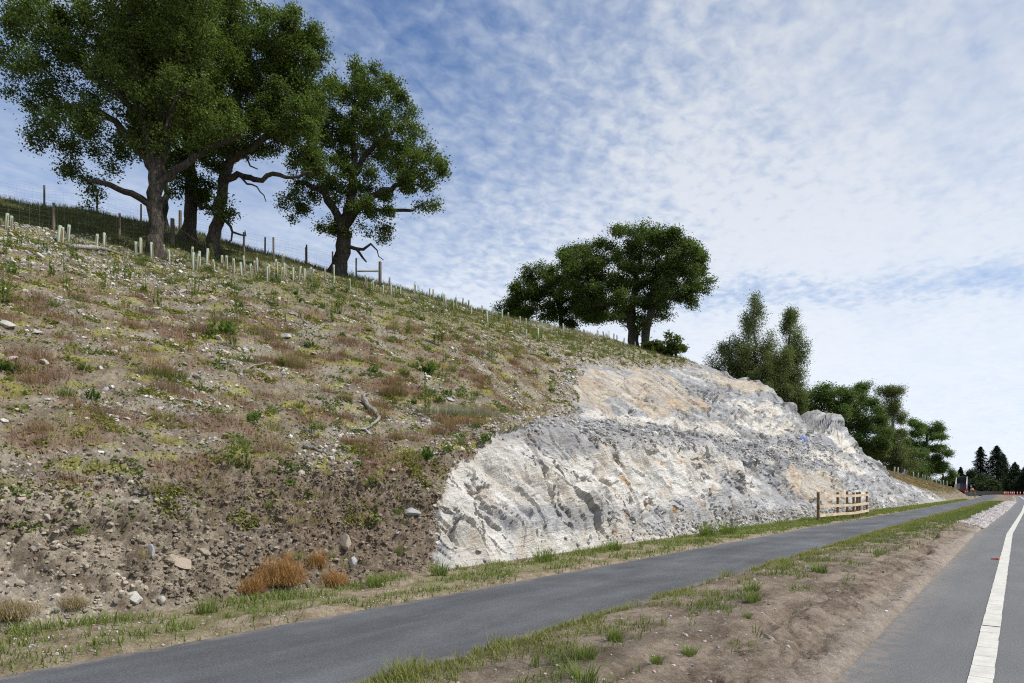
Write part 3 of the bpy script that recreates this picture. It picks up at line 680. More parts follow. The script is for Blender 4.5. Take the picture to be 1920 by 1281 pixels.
def make_tree(name, label, base, guides, lobes, natt, step, nleaf, leafsize, seed, cat='tree', group=None, bark=None, tip=.007, dark=(.040, .064, .018), light=(.125, .165, .045),
              spread=.185, droop=0.0, strand=0.0, twig=.022, flare=.42, kill=1.7, aspect=.62, minr=0.0, sub=None):
    rng = np.random.default_rng(seed)
    P, par, rad, bare, ng = colonize(rng, guides, lobes, natt, step, kill=kill)
    mb, R, ch = tree_mesh(P, par, rad, tip, flare=flare, minr=minr)
    root = empty(name, base); tag(root, label, cat, group)
    mb.build('trunk', bark or M_BARK, root, smooth=True)
    tw = np.nonzero((R < twig) & (~bare) & (np.arange(len(P)) >= ng))[0]
    if len(tw) == 0: tw = np.nonzero(~bare)[0]
    ends = np.array([len(ch[i]) == 0 for i in tw]); w = np.where(ends, 3.0, 1.0); w = w * rng.gamma(1.3, 1.0, len(tw)); w /= w.sum()
    pick = rng.choice(tw, nleaf, p=w)
    C = P[pick] + rng.normal(0, spread, (nleaf, 3)) * np.array([1, 1, .75])
    if strand: C[:, 2] -= rng.random(nleaf) ** 1.2 * strand * (.4 + rng.random(len(P))[pick])
    V, F, col = leaf_mesh('crown', rng, C, leafsize, M_LEAF, dark, light, droop, aspect)
    cl = (.78 + .5 * rng.random(len(P)))[pick]; col = col * np.repeat(cl, 4)[:, None]
    npobj('crown', V, F, M_LEAF, root, cols={'col': col})
    return root
def G(k, pts, rng=None, bare=False, z0=0.0):
    """Limb read as (across, up, radius[, depth]) in steps of k metres."""
    out = []
    for p in pts: a, u, r = p[:3]; d = p[3] if len(p) > 3 else 0; v = loc3(a * k, d * k, u * k); out.append((v[0], v[1], v[2], r * k))
    return {'p': out, 'bare': bare}
def up(lst, du): return [(p[0], p[1] + du) + tuple(p[2:]) for p in lst]
def rise(b, dep, ya): return 917 - 1280 * (b.z - 1.6) / dep - ya      # how far the foot lies below where the eye first meets the tree
def upg(gs, k, du):
    for g in gs:
        for q, p in enumerate(g['p']):
            if not (g is gs[0] and q == 0): g['p'][q] = (p[0], p[1], p[2] + du * k, p[3])
    return gs
def LB(k, lst, seed, dscale=.85, extra=1, spread=.55):
    """Crown lobes (across, up, half width, half height) in steps of k metres, given depth of their own."""
    r = random.Random(seed); out = []
    for (a, u, rx, ry) in lst:
        for e in range(extra + 1):
            d = r.uniform(-spread, spread) * rx * (1.0 if e == 0 else 1.7); f = 1.0 if e == 0 else .82
            c = loc3(a * k, d * k, u * k); out.append((c[0], c[1], c[2], rx * k * f * .95, rx * k * f * dscale, ry * k * f))
    return out
def base_at(X, Y, sink=.12): v = surf(X, Y); v.z -= sink; return v

LT = (.150, .195, .055)
k = .0192
gA = [G(k, [(0, -4, 14.5), (0, 60, 13), (2, 110, 12.5), (2, 150, 12)]),
      G(k, [(2, 150, 12), (-10, 210, 10), (-25, 260, 10), (-32, 330, 8.5), (-45, 395, 7), (-40, 470, 4.5)]),
      G(k, [(4, 118, 8.5), (28, 160, 7.2, 6), (58, 190, 6, 12), (88, 212, 5, 12), (125, 224, 3.8, 8), (165, 232, 3, -4)]),
      G(k, [(2, 150, 11), (14, 225, 9, 8), (-2, 300, 8, 14), (10, 380, 6, 20), (40, 450, 4, 20)]),
      G(k, [(0, 165, 7), (-35, 215, 7, -10), (-62, 250, 6, -18), (-98, 268, 5, -22), (-150, 280, 3, -20)]),
      G(k, [(-8, 98, 6), (-40, 122, 6, -8), (-75, 135, 5, -14), (-112, 140, 3.5, -18)]),
      G(k, [(-2, 200, 6), (28, 252, 6, -4), (42, 300, 5, -8), (95, 335, 4, -8)]),
      G(k, [(-25, 262, 6), (-80, 320, 5, 6), (-140, 370, 4, 10), (-190, 400, 3, 10)])]
lA = LB(k, [(-215, 330, 80, 55), (-160, 420, 120, 85), (-235, 450, 70, 70), (-60, 520, 140, 80), (70, 480, 120, 90), (-190, 232, 58, 38), (-105, 225, 80, 42), (-118, 128, 36, 26), (-160, 165, 36, 22),
            (-20, 300, 85, 55), (75, 300, 70, 50), (-50, 410, 100, 60), (60, 395, 90, 60), (-275, 390, 40, 50), (110, 260, 50, 34), (-20, 225, 40, 26)], 1)
make_tree('oak_tree', 'tall spreading oak with thick straight trunk at left, nearest on the crest', base_at(-25.04, 12.1), gA, lA, 2700, .27, 120000, .092, 11, group='oaks on the hill crest', light=LT)
k = .0217
gC = [G(k, [(0, -4, 13), (8, 50, 10.5), (18, 110, 9.5), (30, 170, 8.6), (42, 200, 7.6)]),
      G(k, [(42, 200, 8), (40, 270, 7.5, 8), (50, 340, 6, 12), (70, 420, 4.5, 14)]),
      G(k, [(38, 185, 7), (80, 205, 6, -8), (120, 235, 5, -14), (160, 280, 4, -16)]),
      G(k, [(42, 200, 6), (15, 260, 5, 10), (0, 330, 4, 16)]),
      G(k, [(27, 150, 6), (55, 158, 5.6, -8), (80, 148, 5, -16), (105, 140, 4.6, -22), (125, 150, 4, -26), (150, 142, 3.4, -30), (200, 150, 2.5, -32)], bare=True),
      G(k, [(60, 155, 2.4), (75, 135, 1.8, -18), (95, 128, 1.3, -22), (108, 112, 1.1, -22), (112, 100, .7, -22)], bare=True),
      G(k, [(48, 192, 2.4), (70, 190, 2, -8), (78, 172, 1.5, -10), (92, 166, 1, -10)], bare=True),
      G(k, [(14, 78, 3), (30, 72, 2.8, -6), (44, 50, 2.2, -8), (42, 34, 1.6, -8), (36, 30, 1.0, -8)], bare=True),
      G(k, [(42, 52, 2), (60, 44, 1.8, -10), (70, 42, 1.4, -10), (68, 52, .9, -10)], bare=True)]
lC = LB(k, [(130, 330, 85, 80), (178, 245, 52, 55), (85, 430, 110, 75), (60, 250, 75, 50), (150, 410, 75, 65), (20, 340, 85, 70), (115, 235, 65, 34), (20, 480, 80, 60), (190, 330, 50, 55), (-10, 210, 45, 35), (36, 92, 14, 16), (185, 190, 40, 24)], 2)
make_tree('oak_tree', 'leaning oak with bare crooked low limbs, beside the thickest trunk', base_at(-26.39, 14.99), gC, lC, 2300, .29, 110000, .097, 12, group='oaks on the hill crest', light=LT)
k = .0246
gB = [G(k, [(0, -4, 14), (0, 30, 11), (2, 80, 10), (0, 140, 10), (-4, 200, 8)]), G(k, [(0, 140, 7), (-40, 200, 6), (-60, 260, 4)]), G(k, [(2, 90, 5), (26, 62, 4, -6), (40, 66, 3, -10)])]
lB = LB(k, [(-20, 110, 40, 35), (10, 95, 45, 38), (-10, 240, 100, 90), (0, 340, 110, 80), (60, 200, 60, 50), (-70, 190, 50, 45), (40, 60, 26, 22)], 3)
make_tree('oak_tree', 'shaded oak behind two others, its trunk hung with leafy sprigs', base_at(-30.73, 16.42), gB, lB, 1300, .34, 60000, .125, 13, group='oaks on the hill crest')
k = .0273
gE = [G(k, [(0, -4, 6.5), (-3, 60, 6), (0, 130, 5), (8, 210, 3.5)])]
lE = LB(k, [(5, 230, 70, 60), (-40, 290, 80, 70), (40, 320, 70, 60)], 4)
make_tree('oak_tree', 'slim dark trunk half hidden right behind the thickest oak', base_at(-35.04, 17.5), gE, lE, 500, .42, 20000, .17, 14, group='oaks on the hill crest')
k = .0263
gD = [G(k, [(-4, -6, 15), (0, 25, 12.5), (6, 60, 12), (4, 90, 11.5)]),
      G(k, [(4, 90, 8), (-8, 125, 7, -4), (-36, 162, 5.5, -10), (-75, 172, 3.5, -14)]),
      G(k, [(4, 90, 9), (18, 140, 7.5, 4), (28, 210, 6, 8), (14, 270, 5, 10), (34, 330, 3.5, 10)]),
      G(k, [(8, 88, 7.5), (34, 125, 6.5, -6), (84, 160, 5, -10), (140, 178, 3.5, -12)]),
      G(k, [(26, 200, 5), (60, 240, 4.5), (95, 270, 3.5)]), G(k, [(40, 132, 4), (80, 128, 3.4, 8), (130, 130, 2.8, 10)]),
      G(k, [(12, 62, 4), (32, 52, 3.6, -6), (46, 50, 3, -8), (60, 60, 2.4, -8)], bare=True), G(k, [(34, 52, 2.6), (44, 36, 2, -8), (52, 26, 1.2, -8)], bare=True), G(k, [(56, 57, 1.6), (72, 48, 1.2, -8), (84, 30, .7, -8)], bare=True)]
lD = LB(k, [(45, 355, 78, 48), (15, 290, 100, 60), (108, 262, 72, 52), (150, 195, 52, 48), (172, 150, 30, 30), (-45, 205, 58, 46), (-82, 132, 34, 28), (18, 175, 64, 36), (66, 116, 48, 22), (78, 78, 28, 16), (-22, 92, 28, 18), (105, 320, 44, 34), (-40, 320, 40, 40), (190, 200, 22, 26), (105, 165, 40, 22)], 5, extra=1)
make_tree('oak_tree', 'free-standing rounded oak with dark forked trunk, at end of the wire fence', base_at(-26.88, 21.96), gD, lD, 2300, .33, 82000, .108, 15, group='oaks on the hill crest', light=LT)
def ray_base(px, dep, sink=.1):
    a = (px - 960) / 1280.0; X = (-ST_ + a * CT_) * dep; Y = (CT_ + a * ST_) * dep; return base_at(X, Y, sink)
k = .0438
F_ = ray_base(1192, 57)
gF = [G(k, [(0, -8, 10), (-6, 30, 9), (-10, 60, 8.5)]), G(k, [(-10, 60, 6.5), (-40, 100, 5), (-75, 135, 3)]), G(k, [(-10, 60, 7), (0, 120, 5.5), (10, 180, 3.5)]), G(k, [(-10, 55, 4), (-45, 75, 3.4, -6), (-80, 70, 2.4, -8)])]
lF = LB(k, [(-62, 165, 92, 48), (-110, 145, 50, 40), (-24, 72, 50, 26), (44, 66, 34, 22), (0, 195, 70, 40), (-60, 90, 60, 26), (-110, 118, 50, 32), (-35, 115, 70, 34), (20, 130, 50, 45), (-10, 45, 30, 22), (-85, 62, 36, 18), (-130, 165, 30, 28)], 6)
make_tree('oak_tree', 'broad oak on the far brow, left trunk of the pair in front', F_, upg(gF, k, rise(F_, 57, 645)), [(l[0], l[1], l[2] + k * rise(F_, 57, 645)) + l[3:] for l in lF], 1150, .50, 84000, .155, 16, group='oaks on the far brow', twig=.035, spread=.31)
G_ = ray_base(1211, 56)
gG = [G(k, [(0, -8, 8), (2, 40, 7), (12, 75, 6.5)]), G(k, [(12, 75, 5), (50, 95, 4), (95, 110, 2.6)]), G(k, [(12, 75, 5), (20, 130, 4), (45, 180, 3)])]
lG = LB(k, [(60, 150, 56, 44), (40, 100, 44, 26), (92, 112, 28, 22), (98, 78, 14, 20), (85, 160, 30, 34), (30, 195, 34, 24), (-4, 40, 20, 18), (112, 120, 14, 14)], 7)
make_tree('oak_tree', 'broad oak on the far brow, right trunk whose limb reaches out sideways', G_, upg(gG, k, rise(G_, 56, 650)), [(l[0], l[1], l[2] + k * rise(G_, 56, 650)) + l[3:] for l in lG], 800, .50, 46000, .155, 17, group='oaks on the far brow', twig=.035, spread=.31)
k = .048
H_ = ray_base(1056, 62)
gH = [G(k, [(0, -10, 5), (-4, 30, 4.5), (-10, 60, 4)]), G(k, [(-10, 60, 3), (-50, 75, 2)]), G(k, [(-8, 50, 3), (30, 60, 2)])]
lH = LB(k, [(-85, 48, 42, 34), (-42, 85, 50, 32), (-5, 60, 50, 34), (52, 42, 48, 28), (95, 22, 34, 18), (-110, 28, 22, 20), (-30, 30, 40, 20), (30, 20, 34, 14)], 8)
make_tree('oak_tree', 'low dark oak whose crown touches the ground left of the brow pair', H_, upg(gH, k, rise(H_, 62, 615)), [(l[0], l[1], l[2] + k * rise(H_, 62, 615)) + l[3:] for l in lH], 900, .52, 56000, .165, 18, group='oaks on the far brow', twig=.04, spread=.31)
k = .043
gI = [G(k, [(0, -6, 3), (2, 14, 2.2), (6, 30, 1.5), (4, 48, .8)], bare=False)]
lI = LB(k, [(-22, 14, 22, 14), (12, 14, 16, 18), (5, 30, 8, 9), (-6, 8, 16, 10)], 9)
make_tree('scrub_tree', 'small stunted scrubby tree on the brow just right of the oaks', ray_base(1250, 54), gI, lI, 160, .30, 5200, .20, 19, twig=.05, spread=.2)
# birches behind the rock
k = .0586; J_ = ray_base(1424, 75)
bl, bd = (.175, .200, .080), (.066, .086, .036)
gJ = [G(k, [(0, -2, 4.2), (2, 120, 3.4), (-8, 200, 2.4), (-10, 300, 1.0)]), G(k, [(0, 120, 2), (-30, 180, 1.5)]), G(k, [(0, 130, 2), (24, 190, 1.4)])]
lJ = LB(k, [(-10, 310, 24, 24), (-16, 285, 34, 26), (-4, 245, 40, 34), (18, 205, 48, 38), (-30, 205, 40, 36), (30, 160, 40, 36), (-8, 160, 50, 36), (48, 190, 34, 40), (-50, 215, 30, 30)], 10, extra=1)
make_tree('birch_tree', 'tall birch with drooping twigs behind the rock, left of two', J_, upg(gJ, k, rise(J_, 75, 871)), [(l[0], l[1], l[2] + k * rise(J_, 75, 871)) + l[3:] for l in lJ], 900, .62, 76000, .155, 20, group='birches behind the rock', bark=M_BIRCH, dark=bd, light=bl, strand=1.9, spread=.34, twig=.04, droop=1.2, aspect=.55)
gJ2 = [G(k, [(0, -2, 3), (-4, 100, 2.4), (-6, 170, 1.6), (-4, 240, .8)])]
lJ2 = LB(k, [(-2, 232, 28, 24), (-20, 190, 38, 32), (16, 185, 44, 32), (-38, 160, 36, 28), (4, 140, 52, 34), (44, 160, 44, 34)], 11)
make_tree('birch_tree', 'lower bushy birch at left foot of the tall birch', ray_base(1372, 76), upg(gJ2, k, rise(ray_base(1372, 76), 76, 871)), [(l[0], l[1], l[2] + k * rise(ray_base(1372, 76), 76, 871)) + l[3:] for l in lJ2], 600, .62, 52000, .165, 21, group='birches behind the rock', bark=M_BIRCH, dark=bd, light=bl, strand=1.5, spread=.4, twig=.04, droop=1.0, aspect=.55)
gK = [G(k, [(0, -2, 3.6), (-4, 130, 3), (0, 220, 2), (2, 300, .9)])]
lK = LB(k, [(0, 290, 20, 20), (4, 262, 26, 26), (12, 220, 24, 30), (0, 180, 32, 34), (14, 150, 28, 28), (-14, 145, 34, 30), (-30, 175, 26, 26), (22, 248, 10, 18)], 12)
make_tree('birch_tree', 'slender birch with hanging twigs behind the rock, right of two', ray_base(1480, 76), upg(gK, k, rise(ray_base(1480, 76), 76, 871)), [(l[0], l[1], l[2] + k * rise(ray_base(1480, 76), 76, 871)) + l[3:] for l in lK], 600, .6, 42000, .155, 22, group='birches behind the rock', bark=M_BIRCH, dark=bd, light=bl, strand=2.2, spread=.36, twig=.04, droop=1.3, aspect=.55)
# woodland beyond the end of the rock
def wood(px, dep, name, label, lobes, seed, natt=450, nl=22000, ls=.30, guides=None, dark=(.052, .084, .026), light=(.140, .195, .058), bark=None, **kw):
    k = dep / 1280.0; b = ray_base(px, dep); y0 = 917 - 1280 * (b.z - 1.6) / dep
    L = LB(k, [(x - px, y0 - y, rx, ry) for (x, y, rx, ry) in lobes] + ([(0, 16, 24, 11)] if name != 'leaning_birch' else []), seed, spread=.5)
    top = min(y for (x, y, rx, ry) in lobes); g = guides or [[(px, y0 + 1, 4), (px + 1, (y0 + top) / 2 + 10, 3), (px, top + 8, 1.2)]]
    gs = [G(k, [(x - px, y0 - y, r) for (x, y, r) in gg]) for gg in g]
    return make_tree(name, label, b, gs, L, natt, max(.6, .0075 * dep), int(nl * 1.7), ls * .75, seed, group='woodland beyond the rock end', dark=dark, light=light, bark=bark, twig=.06, spread=.48, flare=.2, **kw)
wood(1540, 97, 'round_tree', 'round-crowned tree over the top of the rock knob', [(1540, 748, 48, 30), (1515, 765, 30, 26), (1568, 760, 30, 30), (1540, 780, 50, 26)], 31)
wood(1508, 102, 'round_tree', 'small bush of leaves showing left of the rock knob', [(1500, 752, 20, 16), (1512, 775, 22, 20)], 43, 150, 7000)
wood(1612, 106, 'tall_tree', 'tall dense full-leaved tree right of the rock knob', [(1608, 745, 34, 30), (1625, 775, 34, 34), (1596, 790, 36, 40), (1632, 820, 38, 40), (1610, 850, 44, 34), (1650, 845, 26, 30)], 32, 900, 46000, .28)
wood(1672, 114, 'birch_tree', 'loose-crowned birch rising above the wood, sky through it', [(1660, 735, 22, 20), (1682, 738, 22, 22), (1670, 765, 28, 24), (1690, 775, 16, 20), (1664, 795, 20, 22)], 33, 450, 17000, .25, bark=M_BIRCH, dark=bd, light=bl, strand=1.4, droop=1.0)
wood(1690, 108, 'leaning_birch', 'birch with pale leaning stem at front edge of the wood', [(1676, 815, 24, 22), (1694, 845, 30, 24), (1668, 850, 26, 26), (1700, 870, 30, 18)], 34, 330, 15000, .25, guides=[[(1691, 886, 3), (1683, 850, 2.6), (1672, 815, 2), (1668, 795, 1)]], bark=M_BIRCH, dark=bd, light=bl, strand=.8)
wood(1738, 134, 'oak_tree', 'oak with open lobed crown on the right side of the wood', [(1712, 793, 18, 14), (1735, 808, 24, 12), (1758, 806, 15, 13), (1748, 838, 32, 26), (1722, 846, 36, 28), (1765, 850, 16, 22), (1742, 874, 40, 20), (1735, 828, 36, 24), (1752, 822, 24, 20), (1756, 856, 26, 24), (1722, 812, 22, 18), (1700, 862, 24, 22)], 35, 900, 40000, .30, light=(.130, .195, .048))
wood(1712, 126, 'oak_tree', 'dark oak filling the middle of the wood behind the leaning stem', [(1690, 830, 30, 26), (1712, 860, 40, 30), (1660, 860, 34, 30)], 36, 400, 18000, .32)
wood(1768, 160, 'low_tree', 'low bushy tree where the wood meets the tree guards', [(1758, 882, 24, 15), (1776, 888, 14, 13), (1742, 886, 22, 13)], 37, 250, 11000, .30)
# conifers and hedge trees far down the road
def conifer(px, dep, top, halfw, seed, label, bot=924, dark=(.008, .017, .010), light=(.020, .034, .018), ragged=.25):
    rng = np.random.default_rng(seed); k = dep / 1280.0; b = ray_base(px, dep, .2); y0 = 917 - 1280 * (b.z - 1.6) / dep; Hh = (y0 - top) * k; Wd = halfw * k * 1.75
    root = empty('conifer', b); tag(root, label, 'tree', 'conifers down the road')
    mb = MB(); mb.tube([(0, 0, 0), (0, 0, Hh * .5), (0, 0, Hh * .97)], [Hh * .02, Hh * .013, .03], 7); Cs = []
    z = Hh * .06
    while z < Hh:
        f = z / Hh; rmax = Wd * (1 - f) ** .62 * (1.0 - .25 * sstep(.25, 0, f)); nb = rng.integers(6, 10); a0 = rng.random() * 6.28
        for q in range(nb):
            a = a0 + 6.28 * q / nb + rng.normal(0, .15); L = rmax * rng.uniform(1 - ragged * 1.6, 1.08)
            n = int(16 + 70 * L / 4); t = rng.random(n) ** .7
            C = np.stack([np.cos(a) * L * t, np.sin(a) * L * t, z + .10 * L * t - .30 * L * t * t + 0 * t], 1) + rng.normal(0, [.10 + .06 * L, .10 + .06 * L, .12], (n, 3)); Cs.append(C)
            mb.tube([(0, 0, z), (np.cos(a) * L * .95, np.sin(a) * L * .95, z - .18 * L)], [.05, .01], 3, caps=False)
        z += max(.35, Hh * .042 * (1.15 - .6 * f))
    mb.build('trunk', M_BARK, root)
    C = np.concatenate(Cs); V, F, col = leaf_mesh('crown', rng, C, .42, M_LEAF, dark, light, .3, .5, .8); npobj('crown', V, F, M_LEAF, root, cols={'col': col}); return root
conifer(1838.5, 215, 838, 17, 51, 'tall narrow open conifer with tiered branches, left of two', ragged=.4)
conifer(1869, 212, 836, 20, 52, 'tallest dense dark conifer above the road end', ragged=.15)
conifer(1881, 222, 852, 12, 57, 'dark conifer tucked against the right of the tallest', ragged=.2)
conifer(1801, 225, 877, 9, 53, 'small pointed conifer near the woodland edge', ragged=.2)
conifer(1903, 200, 868, 17, 54, 'younger pale green conifer right of the tallest ones', dark=(.014, .030, .014), light=(.034, .056, .026), ragged=.2)
conifer(1924, 190, 872, 13, 55, 'conifer cut by the right edge of the picture', ragged=.3)
def far_bush(px, dep, lobes, seed, label, nl=6000, **kw):
    k = dep / 1280.0; b = ray_base(px, dep); y0 = 917 - 1280 * (b.z - 1.6) / dep
    L = LB(k, [(x - px, y0 - y, rx, ry) for (x, y, rx, ry) in lobes], seed); t = min(l[1] for l in lobes)
    return make_tree('hedge_tree', label, b, [G(k, [(0, -1, 1.6), (0, (y0 - t) * .6, 1)])], L, 120, 1.3, nl, .55, seed, group='trees closing the road end', dark=kw.get('dark', (.014, .026, .010)), light=kw.get('light', (.036, .056, .018)), twig=.2, spread=.7, flare=.1)
far_bush(1820, 212, [(1815, 900, 18, 16), (1828, 893, 14, 14), (1800, 905, 16, 12)], 61, 'dark round tree left of the tall conifers, behind the lorry')
far_bush(1842, 205, [(1842, 905, 20, 14), (1830, 910, 16, 10), (1852, 902, 14, 14)], 62, 'dark tree under the open conifer')
far_bush(1858, 196, [(1855, 912, 18, 11), (1868, 908, 14, 12), (1842, 914, 14, 9)], 63, 'lighter green bush in front of the conifers', light=(.060, .078, .026))
far_bush(1893, 206, [(1890, 906, 18, 14), (1905, 908, 18, 12), (1878, 912, 14, 10)], 64, 'wide dark tree under the younger conifer')
far_bush(1918, 192, [(1916, 908, 14, 14), (1930, 905, 16, 16)], 65, 'dark tree at the right end of the far tree line')
far_bush(1792, 190, [(1790, 905, 16, 14), (1780, 908, 14, 11)], 66, 'dark tree between the wood and the lorry')
far_bush(1960, 205, [(1955, 895, 26, 24), (1980, 890, 26, 26)], 67, 'round tree beyond the right bend of the road')

# ------------------------------------------------------------------ placing things on the bank
RNG = np.random.default_rng(77); RND = random.Random(77)
_P = np.stack([PX, PY, PZ], -1)
_area = np.linalg.norm(np.cross(_P[1:, :-1] - _P[:-1, :-1], _P[:-1, 1:] - _P[:-1, :-1]), axis=-1)
def scatter(n, mask, rng=RNG, fall=0.0):
    """n points on the hill surface where mask (rows x columns) allows; fall > 0 thins them with distance."""
    w = _area * mask[:-1, :-1]
    if fall: w = w / (1 + (np.hypot(gX[:-1, :-1], gYY[:-1, :-1]) / 15.0) ** fall)
    c = np.cumsum(w.ravel()); k = np.minimum(np.searchsorted(c, rng.random(n) * c[-1]), len(c) - 1); i, j = np.divmod(k, NC - 1)
    a = rng.random(n)[:, None]; b = rng.random(n)[:, None]
    P = (_P[i, j] * (1 - a) + _P[i + 1, j] * a) * (1 - b) + (_P[i, j + 1] * (1 - a) + _P[i + 1, j + 1] * a) * b
    return P, gN[i, j], i, j
INVIEW = ((gYY > .22 * -gX - 4.5) & (gX > -27.5)).astype(float)
# ---- stones
def ico(sub):
    import bmesh
    bm = bmesh.new(); bmesh.ops.create_icosphere(bm, subdivisions=sub, radius=1.0)
    V = np.array([v.co[:] for v in bm.verts]); F = np.array([[v.index for v in f.verts] for f in bm.faces]); bm.free(); return V, F
IV1, IF1 = ico(1); IV2, IF2 = ico(2); IV3, IF3 = ico(3)
def stone_shape(rng, V, cuts=9):
    V = V.copy(); V *= (1 + .16 * fbm(V[:, 0] * 1.3 + rng.random() * 50, V[:, 1] * 1.3 + V[:, 2] * 1.7, 3, int(rng.integers(9999))))[:, None]
    for _ in range(cuts):                                       # broken faces
        n = rng.normal(size=3); n /= np.linalg.norm(n); d = rng.uniform(.45, .9); h = V @ n - d
        V = V - np.where(h > 0, h, 0)[:, None] * n * .92
    return V * np.array([1, rng.uniform(.6, .95), rng.uniform(.42, .75)])
STONE_COLS = {'pale': ((.42, .395, .36), (.56, .53, .485)), 'grey': ((.30, .30, .30), (.42, .42, .42)), 'tan': ((.30, .25, .195), (.42, .355, .28)), 'pink': ((.46, .34, .29), (.54, .41, .36)), 'blue': ((.25, .27, .30), (.36, .375, .40))}
def stone_mesh(kind, rng, V=IV2, F=IF2, cuts=9):
    W = stone_shape(rng, V, cuts); a, b = STONE_COLS[kind]; n = .5 + .5 * fbm(W[:, 0] * 2.2 + 9 * rng.random(), W[:, 1] * 2.2 + W[:, 2] * 2, 3, 5)
    return npmesh('stone', W, F, M_STONE, cols={'col': lerp(a, b, np.clip(n, 0, 1))})
STONES = {k: [stone_mesh(k, RNG) for _ in range(5)] for k in STONE_COLS}
def put_stone(P, s, kind, label, group=None, rot=None, scl=(1, 1, 1), mesh=None, sink=.25, name='stone'):
    o = bpy.data.objects.new(name, mesh or RND.choice(STONES[kind])); link(o)
    o.location = (P[0], P[1], P[2] + s * (.5 - sink) * scl[2]); o.scale = (s * scl[0], s * scl[1], s * scl[2])
    o.rotation_euler = rot or (RND.uniform(-.4, .4), RND.uniform(-.2, .8), RND.uniform(0, 6.28)); tag(o, label, 'stone', group); return o
BIG3 = lambda kind, cuts=14: stone_mesh(kind, RNG, IV3, IF3, cuts)
def special_stones():
    S = [(-9.80, 9.81, .24, 'grey', 'flat grey boulder jutting from the raw earth just left of the rock face', (1.25, .8, .62)),
         (-9.46, 7.88, .30, 'tan', 'tall mottled stone standing out of the dark earth slump', (.55, .55, 1.05)),
         (-9.22, 7.80, .17, 'grey', 'squarish grey stone just below the tall mottled one', (.8, .7, 1.1)),
         (-9.35, 4.81, .27, 'tan', 'long flat slab of brown stone lying in the lower cut bank', (1.5, .8, .42)),
         (-9.45, 4.51, .15, 'blue', 'blue-grey block upper left of the long slab', (1, .7, 1)),
         (-9.38, 5.24, .14, 'tan', 'squared brown stone at right end of the long slab', (1, .8, .9)),
         (-15.31, 6.78, .20, 'pale', 'white stone just left of the red-topped grass clump', (.8, .8, 1.2)),
         (-15.96, 5.37, .30, 'pale', 'big rounded cream stone at left, high on the bank', (1.35, .9, .7)),
         (-14.55, 5.03, .24, 'pale', 'rounded cream stone below the bigger one at left', (1.2, .9, .7)),
         (-13.19, 6.96, .26, 'pink', 'pinkish stone in brown grass, middle of the bank', (1.2, 1, .7)),
         (-16.19, 4.88, .30, 'pale', 'wide pale stone at the left edge of the picture', (1.5, .9, .65)),
         (-8.86, 4.0, .15, 'pale', 'pale stone at foot of the bank, beside the grass verge', (1, .9, .9)),
         (-8.83, 4.36, .12, 'pale', 'narrow white upright stone at foot of the bank', (.6, .7, 1.3)),
         (-8.64, 6.34, .16, 'blue', 'blue-grey stone at right foot of the large russet clump', (.9, .7, 1.0)),
         (-10.69, 12.39, .17, 'pale', 'pale egg-shaped stone at upper left edge of the rock face', (1.1, .9, .8)),
         (-13.3, 14.9, .30, 'grey', 'grey angular stone above the silvery grass', (1.2, 1, .8)),
         (-14.4, 15.6, .30, 'pale', 'white broken boulder on the bank left of the tan rock', (1.5, 1, .7)),
         (-17.5, 12.3, .34, 'grey', 'grey fractured boulder high in the middle of the bank', (1.4, 1, .7)),
         (-24.3, 10.5, .28, 'pale', 'white rock next to the bleached log on the crest', (1.4, 1, .6)),
         (-2.05, 7.2, .065, 'tan', 'cream pebble lying in the tyre ruts of the dirt strip', (1.4, .9, .7))]
    for (x, y, s, kd, lab, sc) in S:
        if x < -12: s *= .68
        p = surf(x, y); put_stone(p - Vector((0, 0, s * .12)), s, kd, lab, 'large stones of the bank' if x < -8 else None, (RND.uniform(-.15, .15), RND.uniform(.0, .3), RND.uniform(-.5, .5)), sc, BIG3(kd))
special_stones()
def many_stones():
    zones = [('low', (gV > .5) & (gV < 4.0), 'the raw lower part of the bank', 34, (.035, .085)), ('mid', (gV >= 4.0) & (gV < 11), 'the middle of the bank among dry plants', 90, (.07, .15)), ('top', (gV >= 11) & (gV < 20.5), 'the stony ground below the tree guards', 85, (.08, .17))]
    names = {'pale': 'pale', 'grey': 'grey', 'tan': 'light brown', 'pink': 'pinkish', 'blue': 'bluish grey'}
    for key, m, where, n, (a, b) in zones:
        P, N, i, j = scatter(n, m * (1 - gRK) * INVIEW * (gYY > 1) * (gYY < 40), fall=1.5)
        for p in P:
            kd = RND.choices(list(names), [2, 3, 5, 1, 2] if key == 'low' else [5, 2, 3, 1, 2])[0]; s = a + (b - a) * RND.random() ** 2.6
            put_stone(p, s, kd, '%s stone lying loose on %s' % (names[kd], where), '%s stones on %s' % (names[kd], where), scl=(RND.uniform(.9, 1.4), 1, RND.uniform(.6, 1)), sink=.36)
many_stones()
